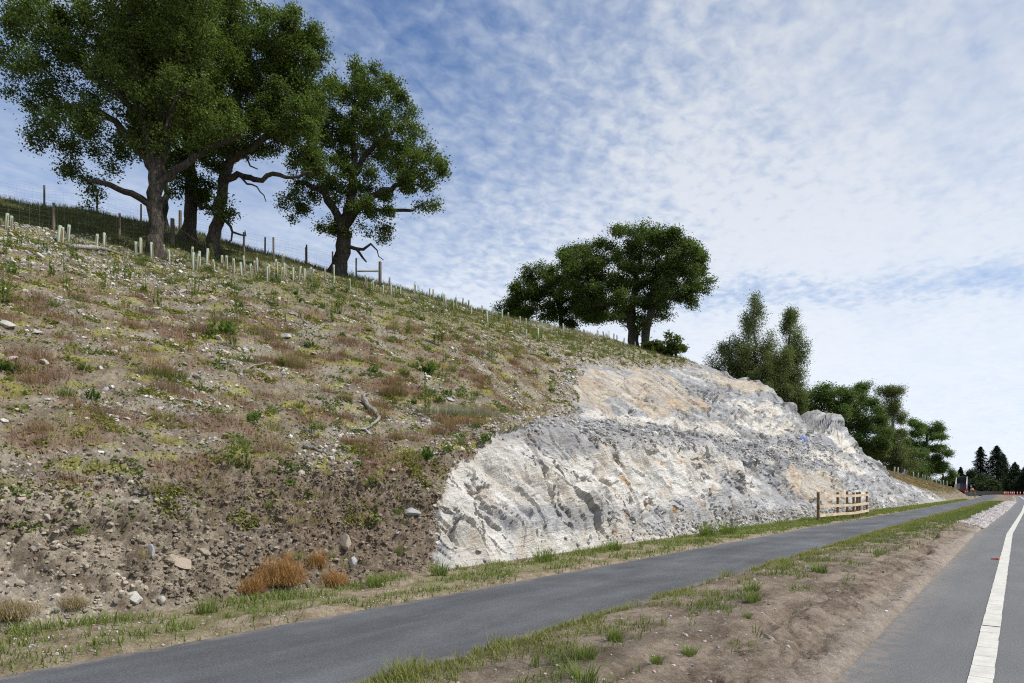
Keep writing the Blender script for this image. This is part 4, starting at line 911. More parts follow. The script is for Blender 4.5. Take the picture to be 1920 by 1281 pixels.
def rubble():
    n = 25000; dens = (1 - gRK) * INVIEW * (gV > .15) * (gV < 22) * (.06 + (1 - .65 * gLOW) * sstep(-.25, .55, fbm(gYY * .35, gV * .5, 4, 501)) ** 1.5 + .9 * sstep(11, 15, gV) * sstep(16, 8, gYY)) * (1 - .7 * gDRY) * (gYY > -4) * (gYY < 62)
    dens = dens + 5.0 * (gRK * (1 - gRK)) * (gYY < 60) + 1.6 * (1 - gRK) * np.exp(-np.abs(gYY - np.interp(gZ, YB_Z, YB_Y)) / .8) * (gZ > 2.4) * (gZ < 9)
    dens = dens + .5 * sstep(.9, .3, gV) * (gYY > 16) * (gYY < 60)
    P, N, i, j = scatter(n, dens, fall=1.3)
    shapes = [stone_shape(RNG, IV1, 5) for _ in range(24)]; sid = RNG.integers(0, 24, n); S = np.array(shapes)[sid]
    s = .012 + .046 * RNG.random(n) ** 3.2; s *= 1 + np.hypot(P[:, 0], P[:, 1]) / 60
    a = RNG.random(n) * 6.28; c, q = np.cos(a), np.sin(a)
    V = np.stack([S[..., 0] * c[:, None] - S[..., 1] * q[:, None], S[..., 0] * q[:, None] + S[..., 1] * c[:, None], S[..., 2]], -1) * s[:, None, None] * RNG.uniform(.8, 1.4, (n, 1, 1))
    V += (P + N * (s * .15)[:, None])[:, None]
    pal = np.array([(.56, .53, .49), (.40, .39, .38), (.47, .39, .31), (.33, .34, .36), (.48, .37, .32), (.62, .60, .57), (.30, .25, .20)])
    col = pal[RNG.choice(7, n, p=[.22, .20, .16, .14, .06, .12, .10])] * RNG.uniform(.75, 1.1, (n, 1)); lw = .65 * gLOW[i, j]; col = lerp(col, gCOL[i, j] * 1.25, lw)
    F = IF1[None] + (np.arange(n) * len(IV1))[:, None, None]
    o = npobj('rubble', V.reshape(-1, 3), F.reshape(-1, 3), M_STONE, cols={'col': np.repeat(col, len(IV1), 0)}); tag(o, 'small loose stones strewn over the earth bank', 'rubble', kind='stuff')
    # crumbled clods of the raw earth
    n = 21000; P, N, i, j = scatter(n, (gLOW * (gV > .1) + .25 * (gV < 6)) * (1 - gRK) * INVIEW * (gYY > -4) * (gYY < 14) * (.25 + sstep(-.3, .4, fbm(gYY * .9, gV * .9, 4, 511))), fall=.6)
    sid = RNG.integers(0, 24, n); S = np.array(shapes)[sid]; s = .010 + .045 * RNG.random(n) ** 2.6
    V = S * s[:, None, None] * RNG.uniform(.8, 1.3, (n, 1, 3)) + (P + N * (s * .15)[:, None])[:, None]; col = gCOL[i, j] * RNG.uniform(.75, 1.25, (n, 1)); F = IF1[None] + (np.arange(n) * len(IV1))[:, None, None]
    o = npobj('earth_clods', V.reshape(-1, 3), F.reshape(-1, 3), M_STONE, cols={'col': np.repeat(col, len(IV1), 0)}); tag(o, 'crumbled clods of bare earth on the raw lower bank', 'earth', kind='stuff')
    # grey scree on the ledge of the rock and along its foot
    n = 8500; bench = np.zeros(gRK.shape); bench[90:152] = 1; m = gRK * (bench * (gYY > 15) * (gYY < 58) * (.15 + sstep(-.2, .4, fbm(gYY * .5, gV * .8, 3, 521))) + 1.0 * sstep(.7, .15, gV) * (.06 + sstep(17, 22, gYY)))
    P, N, i, j = scatter(n, m * (gYY < 80), fall=1.0); sid = RNG.integers(0, 24, n); S = np.array(shapes)[sid]; s = (.018 + .075 * RNG.random(n) ** 3) * (1 + np.hypot(P[:, 0], P[:, 1]) / 70)
    V = S * s[:, None, None] * RNG.uniform(.8, 1.4, (n, 1, 3)) + (P + N * (s * .15)[:, None])[:, None]; pal3 = np.array([(.40, .40, .41), (.31, .315, .325), (.46, .445, .42), (.37, .335, .295), (.60, .58, .545)]); col = pal3[RNG.choice(5, n, p=[.3, .22, .2, .18, .1])] * RNG.uniform(.8, 1.15, (n, 1)); F = IF1[None] + (np.arange(n) * len(IV1))[:, None, None]
    o = npobj('scree', V.reshape(-1, 3), F.reshape(-1, 3), M_STONE, cols={'col': np.repeat(col, len(IV1), 0)}); tag(o, 'grey broken scree on the ledge and foot of the rock face', 'scree', kind='stuff')
    # pebbles of the flat strips
    n = 2600; y = 2.5 + 45 * RNG.random(n) ** 1.9; left = RNG.random(n) < .45
    u = np.where(left, RNG.uniform(-8.5, PATH_L - .02, n), RNG.uniform(PATH_R + .05, ROAD_L - .1, n)); s = .006 + .026 * RNG.random(n) ** 3
    z = np.where(left, z_verge(u, y), z_dirt(u, y)); P = np.stack([u + bend(y), y, z], 1); sid = RNG.integers(0, 24, n); S = np.array(shapes)[sid]
    V = S * s[:, None, None] + (P + np.array([0, 0, 1]) * (s * .2)[:, None])[:, None]; col = pal[RNG.choice(7, n)] * RNG.uniform(.7, 1.0, (n, 1)); F = IF1[None] + (np.arange(n) * len(IV1))[:, None, None]
    o = npobj('pebbles', V.reshape(-1, 3), F.reshape(-1, 3), M_STONE, cols={'col': np.repeat(col, len(IV1), 0)}); tag(o, 'pebbles on the verge and in the dirt strip', 'pebbles', kind='stuff')
    # pale drainage gravel beside the road
    n = 16000; y = 33.5 + 70 * RNG.random(n) ** 1.4; hw = sstep(33, 38, y); u = ROAD_L + .04 - RNG.random(n) * 1.15 * hw * (1 + .12 * np.sin(y * .7)); s = RNG.uniform(.022, .045, n) * (1 + y / 120)
    z = np.maximum(z_dirt(u, y), 0) + s * .2 + .01 * RNG.random(n); P = np.stack([u + bend(y), y, z], 1); S = np.array(shapes)[RNG.integers(0, 24, n)]; lo = IV1
    V = S * s[:, None, None] + P[:, None]; pal2 = np.array([(.52, .49, .47), (.45, .39, .37), (.62, .60, .58), (.36, .32, .31)]); col = pal2[RNG.choice(4, n)] * RNG.uniform(.85, 1.05, (n, 1))
    F = IF1[None] + (np.arange(n) * len(IV1))[:, None, None]
    o = npobj('gravel', V.reshape(-1, 3), F.reshape(-1, 3), M_STONE, cols={'col': np.repeat(col, len(IV1), 0)}); tag(o, 'pale gravel drain between the grass and the road', 'gravel', kind='stuff')
rubble()

# ------------------------------------------------------------------ grass and plants
def blades(rng, B, h, w, lean, cb, ct, curl=.5, ldir=None):
    """Curved blades: B roots, h heights, w widths, lean sideways share, cb/ct root and tip colours (n,3)."""
    n = len(B); a = rng.random(n) * 6.283 if ldir is None else ldir
    d = np.stack([np.cos(a), np.sin(a), 0 * a], 1); s = np.stack([-np.sin(a + rng.normal(0, .6, n)), np.cos(a), 0 * a], 1)
    h = h[:, None]; w = w[:, None]; lean = lean[:, None]; z = np.array([0, 0, 1.0])
    M = B + z * h * .55 + d * h * lean * .35; T = B + z * h * (1 - .25 * lean * curl) + d * h * lean
    V = np.stack([B - s * w * .5, B + s * w * .5, M - s * w * .36, M + s * w * .36, T], 1).reshape(-1, 3)
    o = (np.arange(n) * 5)[:, None]; F4 = o + np.array([0, 1, 3, 2]); F3 = o + np.array([2, 3, 4])
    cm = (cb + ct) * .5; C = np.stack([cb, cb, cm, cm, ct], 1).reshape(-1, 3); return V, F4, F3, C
def join(parts):
    V = []; A = []; B = []; C = []; k = 0
    for v, f4, f3, c in parts: V.append(v); A.append(f4 + k); B.append(f3 + k); C.append(c); k += len(v)
    return np.concatenate(V), [np.concatenate(A), np.concatenate(B)], np.concatenate(C)
def rc(rng, n, a, b, j=.12): return lerp(a, b, rng.random(n)) * rng.uniform(1 - j, 1 + j, (n, 1))
GREEN = ((.080, .115, .026), (.145, .190, .045)); LIME = ((.16, .18, .045), (.25, .25, .075)); STRAW = ((.30, .24, .13), (.42, .35, .21)); BROWN = ((.17, .10, .058), (.28, .175, .11)); PURP = ((.19, .115, .09), (.28, .19, .15)); OLIVE = ((.075, .082, .028), (.13, .13, .05))
def stuff_grass():
    rng = np.random.default_rng(5)
    # verge between path and bank
    n = 84000; y = -2.5 + 124 * rng.random(n) ** 1.9; x0 = np.interp(y, [s[0] for s in PROFILE], [s[1][0] for s in PROFILE]); t = rng.random(n); u = (x0 - .1) * (1 - t) + (PATH_L - .02) * t
    dn = fbm(u * 1.5, y * .8, 4, 601) + .35 * fbm(u * 5, y * 5, 2, 603) + .32 * sstep(12, 30, y) + .10; edge = sstep(PATH_L, PATH_L - .45, u); k = rng.random(n) < sstep(-.12, .38, dn) * (.15 + .85 * edge)
    y, u = y[k], u[k]; n = len(y); B = np.stack([u, y, np.maximum(z_verge(u, y), .0) - .01], 1); B[:, 0] += bend(y)
    tall = sstep(.1, .7, fbm(u * .9, y * .35, 3, 605)); h = (.05 + .10 * rng.random(n) + .16 * tall * rng.random(n)) ; w = .006 + .006 * rng.random(n) + y * .00035
    cb = rc(rng, n, *GREEN); ct = np.where((rng.random(n) < .35)[:, None], rc(rng, n, *LIME), rc(rng, n, (.11, .16, .032), (.19, .25, .055))); dry = rng.random(n) < .12; ct[dry] = rc(rng, dry.sum(), *STRAW)
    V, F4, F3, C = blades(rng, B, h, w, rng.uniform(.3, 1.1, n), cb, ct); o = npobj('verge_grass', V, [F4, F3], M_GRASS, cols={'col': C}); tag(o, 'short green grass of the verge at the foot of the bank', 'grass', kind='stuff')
    # dirt strip: sparse yellowish grass along the path, green tufts farther on
    n = 110000; y = 2.2 + 100 * rng.random(n) ** 2.0; u = PATH_R + .02 + (ROAD_L - PATH_R - .2) * rng.random(n) ** 1.5
    dn = 1.35 * fbm(u * 1.7, y * 1.0, 4, 611) + .3 * fbm(u * 6, y * 6, 2, 613) + .45 * sstep(PATH_R + 1.3, PATH_R + .1, u) - .16 - .9 * sstep(-2.6, -1.7, u) * sstep(40, 30, y) + .5 * sstep(13, 34, y) * sstep(-1.9, -2.5, u) + .35 * sstep(34, 42, y)
    k = (rng.random(n) < sstep(-.05, .45, dn)) & ((u < -2.35) | (y < 33)); y, u = y[k], u[k]; n = len(y); B = np.stack([u + bend(y), y, np.maximum(z_dirt(u, y), 0) - .01], 1)
    h = .03 + .09 * rng.random(n) + .14 * rng.random(n) * sstep(.15, .5, fbm(u * 1.5, y * .9, 3, 615)); w = .004 + .004 * rng.random(n) + y * .0004
    yel = sstep(PATH_R + 1.0, PATH_R + .2, u)[:, None]; cb = rc(rng, n, *GREEN) * (1 - .6 * yel) + .6 * yel * rc(rng, n, *LIME); ct = rc(rng, n, (.10, .14, .035), (.17, .20, .06)) * (1 - .7 * yel) + .7 * yel * rc(rng, n, (.20, .19, .06), (.32, .28, .13))
    V, F4, F3, C = blades(rng, B, h, w, rng.uniform(.2, .9, n), cb, ct); o = npobj('strip_grass', V, [F4, F3], M_GRASS, cols={'col': C}); tag(o, 'thin yellowish grass growing on the dirt strip by the path', 'grass', kind='stuff')
    # dry fine grasses on the bank
    n = 260000; m = (1 - gRK) * INVIEW * (gV > 2.2) * (gV < 21) * (.10 + 1.5 * gDRY + .3 * gMOSS + 2.0 * (gYY > 74)) * (gYY < 165) * (gYY > -4)
    P, N, i, j = scatter(n, m, rng, 1.2); dist = np.hypot(P[:, 0], P[:, 1]); kk = fbm(P[:, 1] * .8, P[:, 2] * 1.2, 3, 621)
    col = np.where((kk > .25)[:, None], rc(rng, n, *STRAW), np.where((kk > -.25)[:, None], rc(rng, n, *BROWN), rc(rng, n, *PURP))); mo = gMOSS[i, j] > .5; col[mo] = rc(rng, mo.sum(), *LIME)
    h = .05 + .10 * rng.random(n) + .12 * rng.random(n) * gDRY[i, j]; h[mo] *= .45; w = .004 + .00022 * dist
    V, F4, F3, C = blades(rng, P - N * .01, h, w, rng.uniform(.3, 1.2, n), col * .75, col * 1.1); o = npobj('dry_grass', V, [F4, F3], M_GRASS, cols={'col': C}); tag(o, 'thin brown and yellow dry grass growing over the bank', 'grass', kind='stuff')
    # low broad-leaved herbs and mosses in patches
    n = 95000; m = (1 - gRK) * INVIEW * (gV > 1.4) * (gV < 21) * (gYY < 165) * (gYY > -4) * (1 - .75 * (gYY > 72)) * (.05 + sstep(.18, .5, fbm(gYY * 1.3, gV * 1.6, 4, 641) + .25 * fbm(gYY * 5, gV * 5, 2, 643)))
    P, N, i, j = scatter(n, m, rng, 1.2); kk = fbm(P[:, 1] * .7, P[:, 2] * 1.1, 3, 645)
    C = P + N * (.01 + .05 * rng.random((n, 1)) ** 2); V, F, col = leaf_mesh('h', rng, C, .045 + .0012 * np.hypot(P[:, :1], P[:, 1:2]), M_GRASS, (.085, .125, .03), (.17, .21, .055), 0, .6, .8)
    col = np.where(np.repeat(kk > .1, 4)[:, None], col, col * np.array([1.55, 1.2, 1.1])); o = npobj('ground_cover', V, F, M_GRASS, cols={'col': col}); tag(o, 'low green herbs and moss spreading over the earth bank', 'ground cover', kind='stuff')
    # long grass of the crest and the hill field
    n = 90000; m = (1 - gRK) * (gYY > 3) * (gYY < 62) * (gX > -38.5) * (1.6 * gGR * (gX > -27.5) * sstep(.0, .5, fbm(gYY * .5, gV * .6, 3, 625) + .35) + 1.3 * gFIELD)
    P, N, i, j = scatter(n, m, rng, 0.6); dist = np.hypot(P[:, 0], P[:, 1]); fi = gFIELD[i, j][:, None]
    ca = rc(rng, n, *OLIVE); cs = rc(rng, n, (.17, .15, .07), (.27, .23, .12)); mixr = (rng.random(n) < .4)[:, None] * (1 - .75 * fi); ct = ca * (1 - mixr) + cs * mixr; ct = ct * (1 - .25 * fi)
    h = .10 + .22 * rng.random(n) ** 1.5; w = .005 + .00028 * dist
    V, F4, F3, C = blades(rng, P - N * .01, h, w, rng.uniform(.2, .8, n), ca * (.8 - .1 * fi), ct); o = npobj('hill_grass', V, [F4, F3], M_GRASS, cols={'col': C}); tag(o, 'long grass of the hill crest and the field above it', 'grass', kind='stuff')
stuff_grass()

def tuft_data(name, rng, n, rad, h, w, lean, cb, ct, dome=0.0):
    r = rad * np.sqrt(rng.random(n)); a = rng.random(n) * 6.283; B = np.stack([r * np.cos(a), r * np.sin(a), -.02 + 0 * a], 1)
    out = np.arctan2(B[:, 1], B[:, 0]) + rng.normal(0, .7, n); hh = h * rng.uniform(.5, 1.1, n) * (1 - dome * (r / rad) ** 2)
    p = blades(rng, B, hh, np.full(n, w) * rng.uniform(.7, 1.3, n), lean * rng.uniform(.3, 1.2, n) * (.35 + r / rad), rc(rng, n, *cb), rc(rng, n, *ct), ldir=out); V, F, C = join([p])
    return npmesh(name, V, F, M_GRASS, cols={'col': C})
def weed_data(name, rng, stems, rad, h, leaf, cb, ct, bushy=1.0):
    parts = []
    for s in range(stems):
        r = rad * math.sqrt(rng.random()); a = rng.random() * 6.28; b = np.array([r * math.cos(a), r * math.sin(a), 0]); H_ = h * rng.uniform(.6, 1.05); ln = rng.normal(0, .10, 2)
        parts.append(blades(rng, b[None] - [[0, 0, .03]], np.array([H_ + .03]), np.array([.010]), np.array([.12]), rc(rng, 1, *cb), rc(rng, 1, *cb)))
        n = int(34 * bushy * H_ / .6); t = rng.uniform(.08, 1, n); B = b[None] + np.stack([ln[0] * t * H_, ln[1] * t * H_, t * H_], 1); L = leaf * (1.15 - .6 * t) * rng.uniform(.7, 1.2, n)
        parts.append(blades(rng, B, L * .75, L * .30, rng.uniform(.9, 1.7, n), rc(rng, n, *cb), rc(rng, n, *ct), .6))
    V, F, C = join(parts); return npmesh(name, V, F, M_GRASS, cols={'col': C})
def flower_data(rng, pts, col, s=.02):
    n = len(pts); C = np.array(pts); V, F, _ = leaf_mesh('f', rng, C, s, M_GRASS, col, col, 0, 1.0, 1.5); return npmesh('flower_head', V, F, M_GRASS, cols={'col': np.tile(col, (len(V), 1))})
VR = np.random.default_rng(9)
KIND = {
 'green_tuft': ([tuft_data('grass_tuft', VR, 130, .13, .26, .009, .75, GREEN, ((.13, .18, .04), (.21, .26, .065))) for _ in range(4)], 'grass_tuft', 'grass', 'green grass tuft'),
 'lime_tuft': ([tuft_data('grass_tuft', VR, 110, .14, .15, .008, .8, LIME, ((.20, .20, .05), (.30, .27, .08)), .5) for _ in range(3)], 'grass_tuft', 'grass', 'yellow-green mossy tuft'),
 'brown_tuft': ([tuft_data('grass_tuft', VR, 190, .17, .24, .006, .7, BROWN, ((.25, .155, .105), (.35, .235, .165)), .5) for _ in range(4)], 'grass_tuft', 'grass', 'feathery brown dry grass tuft'),
 'purple_tuft': ([tuft_data('grass_tuft', VR, 190, .19, .20, .006, .7, PURP, ((.22, .15, .135), (.30, .225, .20)), .5) for _ in range(3)], 'grass_tuft', 'grass', 'purplish dry grass tuft'),
 'straw_tuft': ([tuft_data('grass_tuft', VR, 120, .14, .22, .006, .9, STRAW, ((.36, .29, .17), (.48, .40, .26))) for _ in range(3)], 'grass_tuft', 'grass', 'bleached straw grass tuft'),
 'weed': ([weed_data('weed', VR, 5, .12, .62, .10, GREEN, ((.16, .21, .055), (.25, .30, .09))) for _ in range(4)], 'weed', 'weed', 'tall leafy green weed'),
 'weed_low': ([weed_data('weed', VR, 9, .16, .20, .12, ((.065, .12, .028), (.11, .17, .04)), ((.11, .18, .04), (.18, .25, .06)), 1.6) for _ in range(4)], 'weed', 'weed', 'low leafy green weed'),
}
def put_plant(kind, x, y, s, label, group, p=None, sz=1.0, mesh=None, name=None, cat=None):
    ms, nm, ct, _ = KIND[kind]; o = bpy.data.objects.new(name or nm, mesh or RND.choice(ms)); link(o); o.location = p if p is not None else surf(x, y); o.rotation_euler = (0, 0, RND.uniform(0, 6.28)); o.scale = (s, s, s * sz); tag(o, label, cat or ct, group); return o
def many_plants():
    sets = [('brown_tuft', 62, gDRY * (gV > 3) * (gV < 13), (.8, 1.7), 'on the middle of the bank'), ('purple_tuft', 46, gDRY * (gV > 3) * (gV < 14), (.8, 1.7), 'on the middle of the bank'), ('straw_tuft', 24, (gV > 2) * (gV < 14), (.7, 1.4), 'among brown grasses of the bank'),
            ('lime_tuft', 52, (.12 + gMOSS) * (gV > 2.5) * (gV < 17), (.8, 1.7), 'on the open earth of the bank'), ('green_tuft', 46, (gV > 2.2) * (gV < 19), (.6, 1.2), 'on the stony bank'), ('weed_low', 50, (gV > 1.2) * (gV < 17), (.5, 1.1), 'on the stony bank'),
            ('weed', 125, (.10 + sstep(9, 15, gV)) * (gV > 6) * (gV < 20.5), (.45, 1.15), 'below the row of tree guards'), ('green_tuft', 12, (gV > .6) * (gV < 2.4), (.4, .8), 'on the raw lower bank'), ('straw_tuft', 22, (gV > .4) * (gV < 2.6), (.5, 1.1), 'on the raw lower bank')]
    for kd, n, m, (a, b), where in sets:
        P, N, i, j = scatter(n, m * (1 - gRK) * INVIEW * (gYY > 1.5) * (gYY < 50), fall=1.3)
        for p in P: s = RND.uniform(a, b); put_plant(kd, 0, 0, s, '%s %s' % (KIND[kd][3], where), '%ss %s' % (KIND[kd][3], where), Vector(p))
many_plants()
def special_plants():
    g = 'weeds picked out on the bank'
    for (kd, x, y, s, sz, lab) in [
        ('weed', -10.68, 6.40, .95, 1.0, 'bright green tall weed low on the bank, left of a pair'), ('weed', -10.63, 6.66, .85, 1.25, 'darker narrow tall weed low on the bank, right of a pair'),
        ('weed', -16.79, 9.54, 1.25, 1.0, 'tall green weed beside a round leafy one'), ('weed_low', -16.88, 10.04, 1.6, 1.2, 'round leafy bright green weed beside a tall one'),
        ('weed', -12.56, 13.24, 1.45, 1.05, 'pale green spiky weed standing in the silvery grass'), ('weed_low', -10.63, 11.12, 1.2, 1.3, 'dark leafy weed with yellow specks near the left edge of rock'),
        ('green_tuft', -10.84, 12.44, 1.0, .8, 'round cushion of green grass above the rock edge'), ('green_tuft', -15.32, 9.60, 1.7, .55, 'low wide green grass patch in the upper bank'),
        ('weed', -16.92, 18.26, 1.9, .8, 'large bushy green weed below the far tree guards'), ('weed_low', -14.6, 15.2, 2.0, .9, 'bright green weed patch with yellow flowers, above the silvery grass')]:
        put_plant(kd, x, y, s, lab, g, sz=sz)
    rng = np.random.default_rng(31)
    big = lambda nm, n, rad, h, cb, ct, dome=.5, w=.007, lean=.6: tuft_data(nm, rng, n, rad, h, w, lean, cb, ct, dome)
    A = [('grass_clump', big('grass_clump', 1100, .55, .34, GREEN, ((.21, .10, .06), (.30, .155, .09)), .35), -14.39, 7.06, 'green grass clump with reddish seed heads, middle left of the bank'),
         ('grass_clump', big('grass_clump', 800, .42, .55, ((.16, .135, .06), (.22, .18, .09)), ((.30, .215, .13), (.40, .29, .19)), .3), -15.19, 10.82, 'tall straw-brown grass clump below the oaks'),
         ('grass_clump', big('grass_clump', 800, .42, .40, ((.09, .10, .035), (.15, .13, .05)), ((.18, .085, .06), (.26, .13, .09)), .4), -13.51, 12.8, 'dark rust-red grass clump left of the silvery grass'),
         ('silver_grass', big('silver_grass', 900, .75, .36, ((.17, .175, .12), (.24, .235, .17)), ((.33, .335, .29), (.44, .44, .40)), .3), -12.45, 13.64, 'silvery grey grass clump above the rock, left half'),
         ('silver_grass', big('silver_grass', 800, .80, .34, ((.17, .175, .12), (.24, .235, .17)), ((.33, .335, .29), (.44, .44, .40)), .3), -11.95, 14.35, 'silvery grey grass clump above the rock, right half'),
         ('grass_clump', big('grass_clump', 900, .55, .34, ((.20, .125, .075), (.28, .18, .11)), ((.33, .21, .13), (.44, .29, .19)), .4), -11.5, 13.5, 'orange-brown grass clump below the silvery grass')]
    for nm, me, x, y, lab in A: put_plant('brown_tuft', x, y, 1.0, lab, None, mesh=me, name=nm)
    rus = ((.22, .115, .045), (.32, .18, .075)); rut = ((.40, .215, .085), (.54, .32, .155))
    def russet(x, y, r, h, lab):
        n = int(4200 * r * r / .16) ; d = rng.normal(size=(n, 3)); d[:, 2] = np.abs(d[:, 2]); d /= np.linalg.norm(d, axis=1, keepdims=True); rr = rng.random(n) ** .45
        rr = rr * (1 + .48 * fbm(d[:, 0] * 2.1 + x, d[:, 1] * 2.1 + d[:, 2] * 2, 3, int(99 + 7 * y)))
        B = d * rr[:, None] * np.array([r, r, h]); p1 = blades(rng, B, rng.uniform(.03, .13, n), np.full(n, .005), rng.uniform(.2, 1.4, n), rc(rng, n, *rus), rc(rng, n, *rut))
        k = n // 3; p2 = blades(rng, np.concatenate([B[:k, :2] * .6, 0 * B[:k, 2:]], 1), B[:k, 2] + .04, np.full(k, .005), rng.uniform(.1, .7, k), rc(rng, k, (.12, .10, .03), (.18, .15, .05)), rc(rng, k, *rus))
        V, F, C = join([p1, p2]); put_plant('brown_tuft', x, y, 1.0, lab, 'russet clumps at the foot of the bank', mesh=npmesh('russet_clump', V, F, M_GRASS, cols={'col': C}), name='russet_clump', cat='plant')
    russet(-8.85, 6.15, .40, .40, 'largest russet-orange clump at the foot of the bank'); russet(-9.02, 6.95, .19, .26, 'small russet clump, upper right of the largest')
    russet(-8.72, 7.02, .24, .22, 'low russet clump, lower right of the largest'); russet(-8.78, 5.62, .20, .22, 'low russet clump touching the left foot of the largest')
    rus = ((.22, .17, .10), (.30, .24, .15)); rut = ((.34, .27, .17), (.46, .38, .26))
    russet(-8.9, 2.75, .26, .16, 'faded straw-coloured clump at the bottom left corner of the bank'); russet(-8.85, 3.35, .16, .12, 'small faded clump at the bank foot near the bottom left')
    for (x, y, s, lab) in [(-8.13, 12.1, 1.5, 'tall bright grass tussock at the foot of the white rock'), (-8.10, 21.5, 1.9, 'left one of two tall grass tussocks at the rock foot before the rail fence'), (-7.85, 22.8, 1.9, 'right one of two tall grass tussocks at the rock foot before the rail fence'),
                         (-8.1, 15.2, 1.2, 'grass tussock below the rusty stain at the rock foot'), (-8.3, 9.0, 1.1, 'grass tussock where earth bank and rock meet'), (-7.45, 34.6, 1.8, 'grass tussock growing through the rail fence'), (-8.15, 7.4, 1.0, 'bright tussock on the verge right of the russet clumps'), (-8.2, 4.6, .9, 'tussock on the verge below the long slab')]:
        put_plant('green_tuft', x, y, s, lab, 'tussocks on the verge', sz=1.25)
    for q, (x, y, s, lab) in enumerate([(-2.75, 4.65, 1.0, 'big green tuft in the dirt at the bottom edge'), (-3.05, 5.2, .8, 'green tuft behind the big one at the bottom edge'), (-3.25, 6.1, .8, 'green tuft in the dirt strip near the path'), (-2.45, 6.05, .6, 'small tuft alone on bare dirt'), (-2.5, 5.45, .5, 'flattened small tuft on bare dirt'),
                         (-3.2, 10.3, 1.0, 'tuft in middle of the dirt strip'), (-2.9, 9.4, .9, 'tall tuft in middle of the dirt strip'), (-2.95, 13.5, 1.2, 'dense green tuft farther along the dirt strip'), (-2.6, 8.2, .45, 'tiny tuft beside the tyre rut')]):
        put_plant('green_tuft', x, y, s * .8, lab, 'tufts on the dirt strip')
    # yellow ragwort: weed with flower heads
    for (x, y, s, lab) in [(-23.3, 16.0, 1.1, 'yellow-flowered weed among the tree guards, left'), (-22.9, 17.6, .9, 'yellow-flowered weed among the tree guards, right'), (-12.0, 9.1, .7, 'yellow-flowered weed in the lower middle of the bank'), (-20.2, 26.8, 1.0, 'yellow-flowered weed on the far part of the slope'), (-14.2, 15.5, 1.0, 'yellow-flowered weed above the silvery grass'), (-22.3, 9.6, .9, 'yellow-flowered weed on the stones at upper left')]:
        o = put_plant('weed', x, y, s, lab, 'yellow-flowered weeds'); o.name = 'ragwort'; o['category'] = 'flower'
        fm = flower_data(rng, [(RND.gauss(0, .03), RND.gauss(0, .03), RND.gauss(0, .015)) for _ in range(6)], (.62, .44, .02), .045)
        for _ in range(8): fl = link(bpy.data.objects.new('flower_head', fm), o); fl.location = (RND.gauss(0, .12), RND.gauss(0, .12), RND.uniform(.42, .70)); fl.rotation_euler = (0, 0, RND.uniform(0, 6))
special_plants()

# ------------------------------------------------------------------ tree guards, fences, dead wood
TUB= [(-25.66, 7.79), (-25.71, 7.94), (-25.32, 9.12), (-25.33, 9.24), (-25.45, 9.45), (-25.0, 10.13), (-25.09, 10.42), (-24.64, 11.27), (-25.06, 11.61), (-24.73, 11.84), (-25.1, 12.44), (-24.72, 12.46), (-24.86, 13.39), (-23.99, 12.96), (-23.89, 13.07), (-24.48, 13.47), (-24.68, 13.85), (-23.82, 13.68), (-24.69, 14.48), (-24.42, 14.52), (-23.85, 14.46), (-23.71, 14.71), (-24.89, 15.58), (-23.46, 14.97), (-24.64, 15.87), (-24.7, 16.03), (-23.59, 15.73), (-23.64, 15.85), (-23.46, 15.95), (-24.34, 16.65), (-24.38, 16.75), (-23.8, 16.52), (-25.59, 17.84), (-24.52, 17.15), (-24.55, 17.25), (-24.05, 17.25), (-24.17, 17.63), (-24.1, 17.84), (-24.23, 18.23), (-24.0, 18.2), (-24.45, 19.16), (-22.75, 18.26), (-25.71, 20.66), (-23.08, 19.41), (-24.2, 21.32), (-23.52, 21.01), (-24.17, 21.72), (-23.71, 21.86), (-24.05, 22.71), (-24.07, 23.07), (-25.04, 24.27), (-27.16, 25.54), (-26.12, 26.38), (-23.71, 24.16), (-26.57, 28.05), (-25.77, 27.47), (-25.49, 27.76), (-25.34, 27.81), (-23.65, 26.2), (-24.03, 27.12), (-25.42, 28.97), (-26.22, 30.44), (-24.31, 28.53), (-25.27, 29.9), (-23.56, 28.05), (-25.17, 30.98), (-22.37, 27.98), (-25.42, 32.27), (-25.09, 32.78), (-24.86, 33.12), (-25.35, 35.0), (-20.5, 28.87), (-24.81, 34.95), (-25.01, 35.7), (-24.95, 36.27), (-21.31, 31.14), (-24.86, 36.75), (-24.79, 37.78), (-24.93, 38.39), (-24.82, 39.27), (-24.44, 40.45), (-24.57, 41.61), (-24.32, 43.05), (-24.23, 43.77), (-24.2, 44.19), (-24.0, 44.87), (-24.49, 46.38), (-24.65, 47.74), (-24.49, 49.44), (-23.9, 50.13), (-23.57, 50.5)]
FAR= [(-12.98, 100.6), (-12.85, 102.8), (-12.59, 107.4), (-12.33, 115.0), (-12.2, 119.0), (-12.04, 123.8), (-11.97, 126.0), (-11.87, 129.0), (-11.79, 131.4), (-11.71, 133.8), (-11.51, 139.8), (-11.32, 145.4), (-11.19, 149.2), (-11.01, 154.8), (-12.59, 187.4), (-11.05, 174.6), (-10.5, 170.0)]
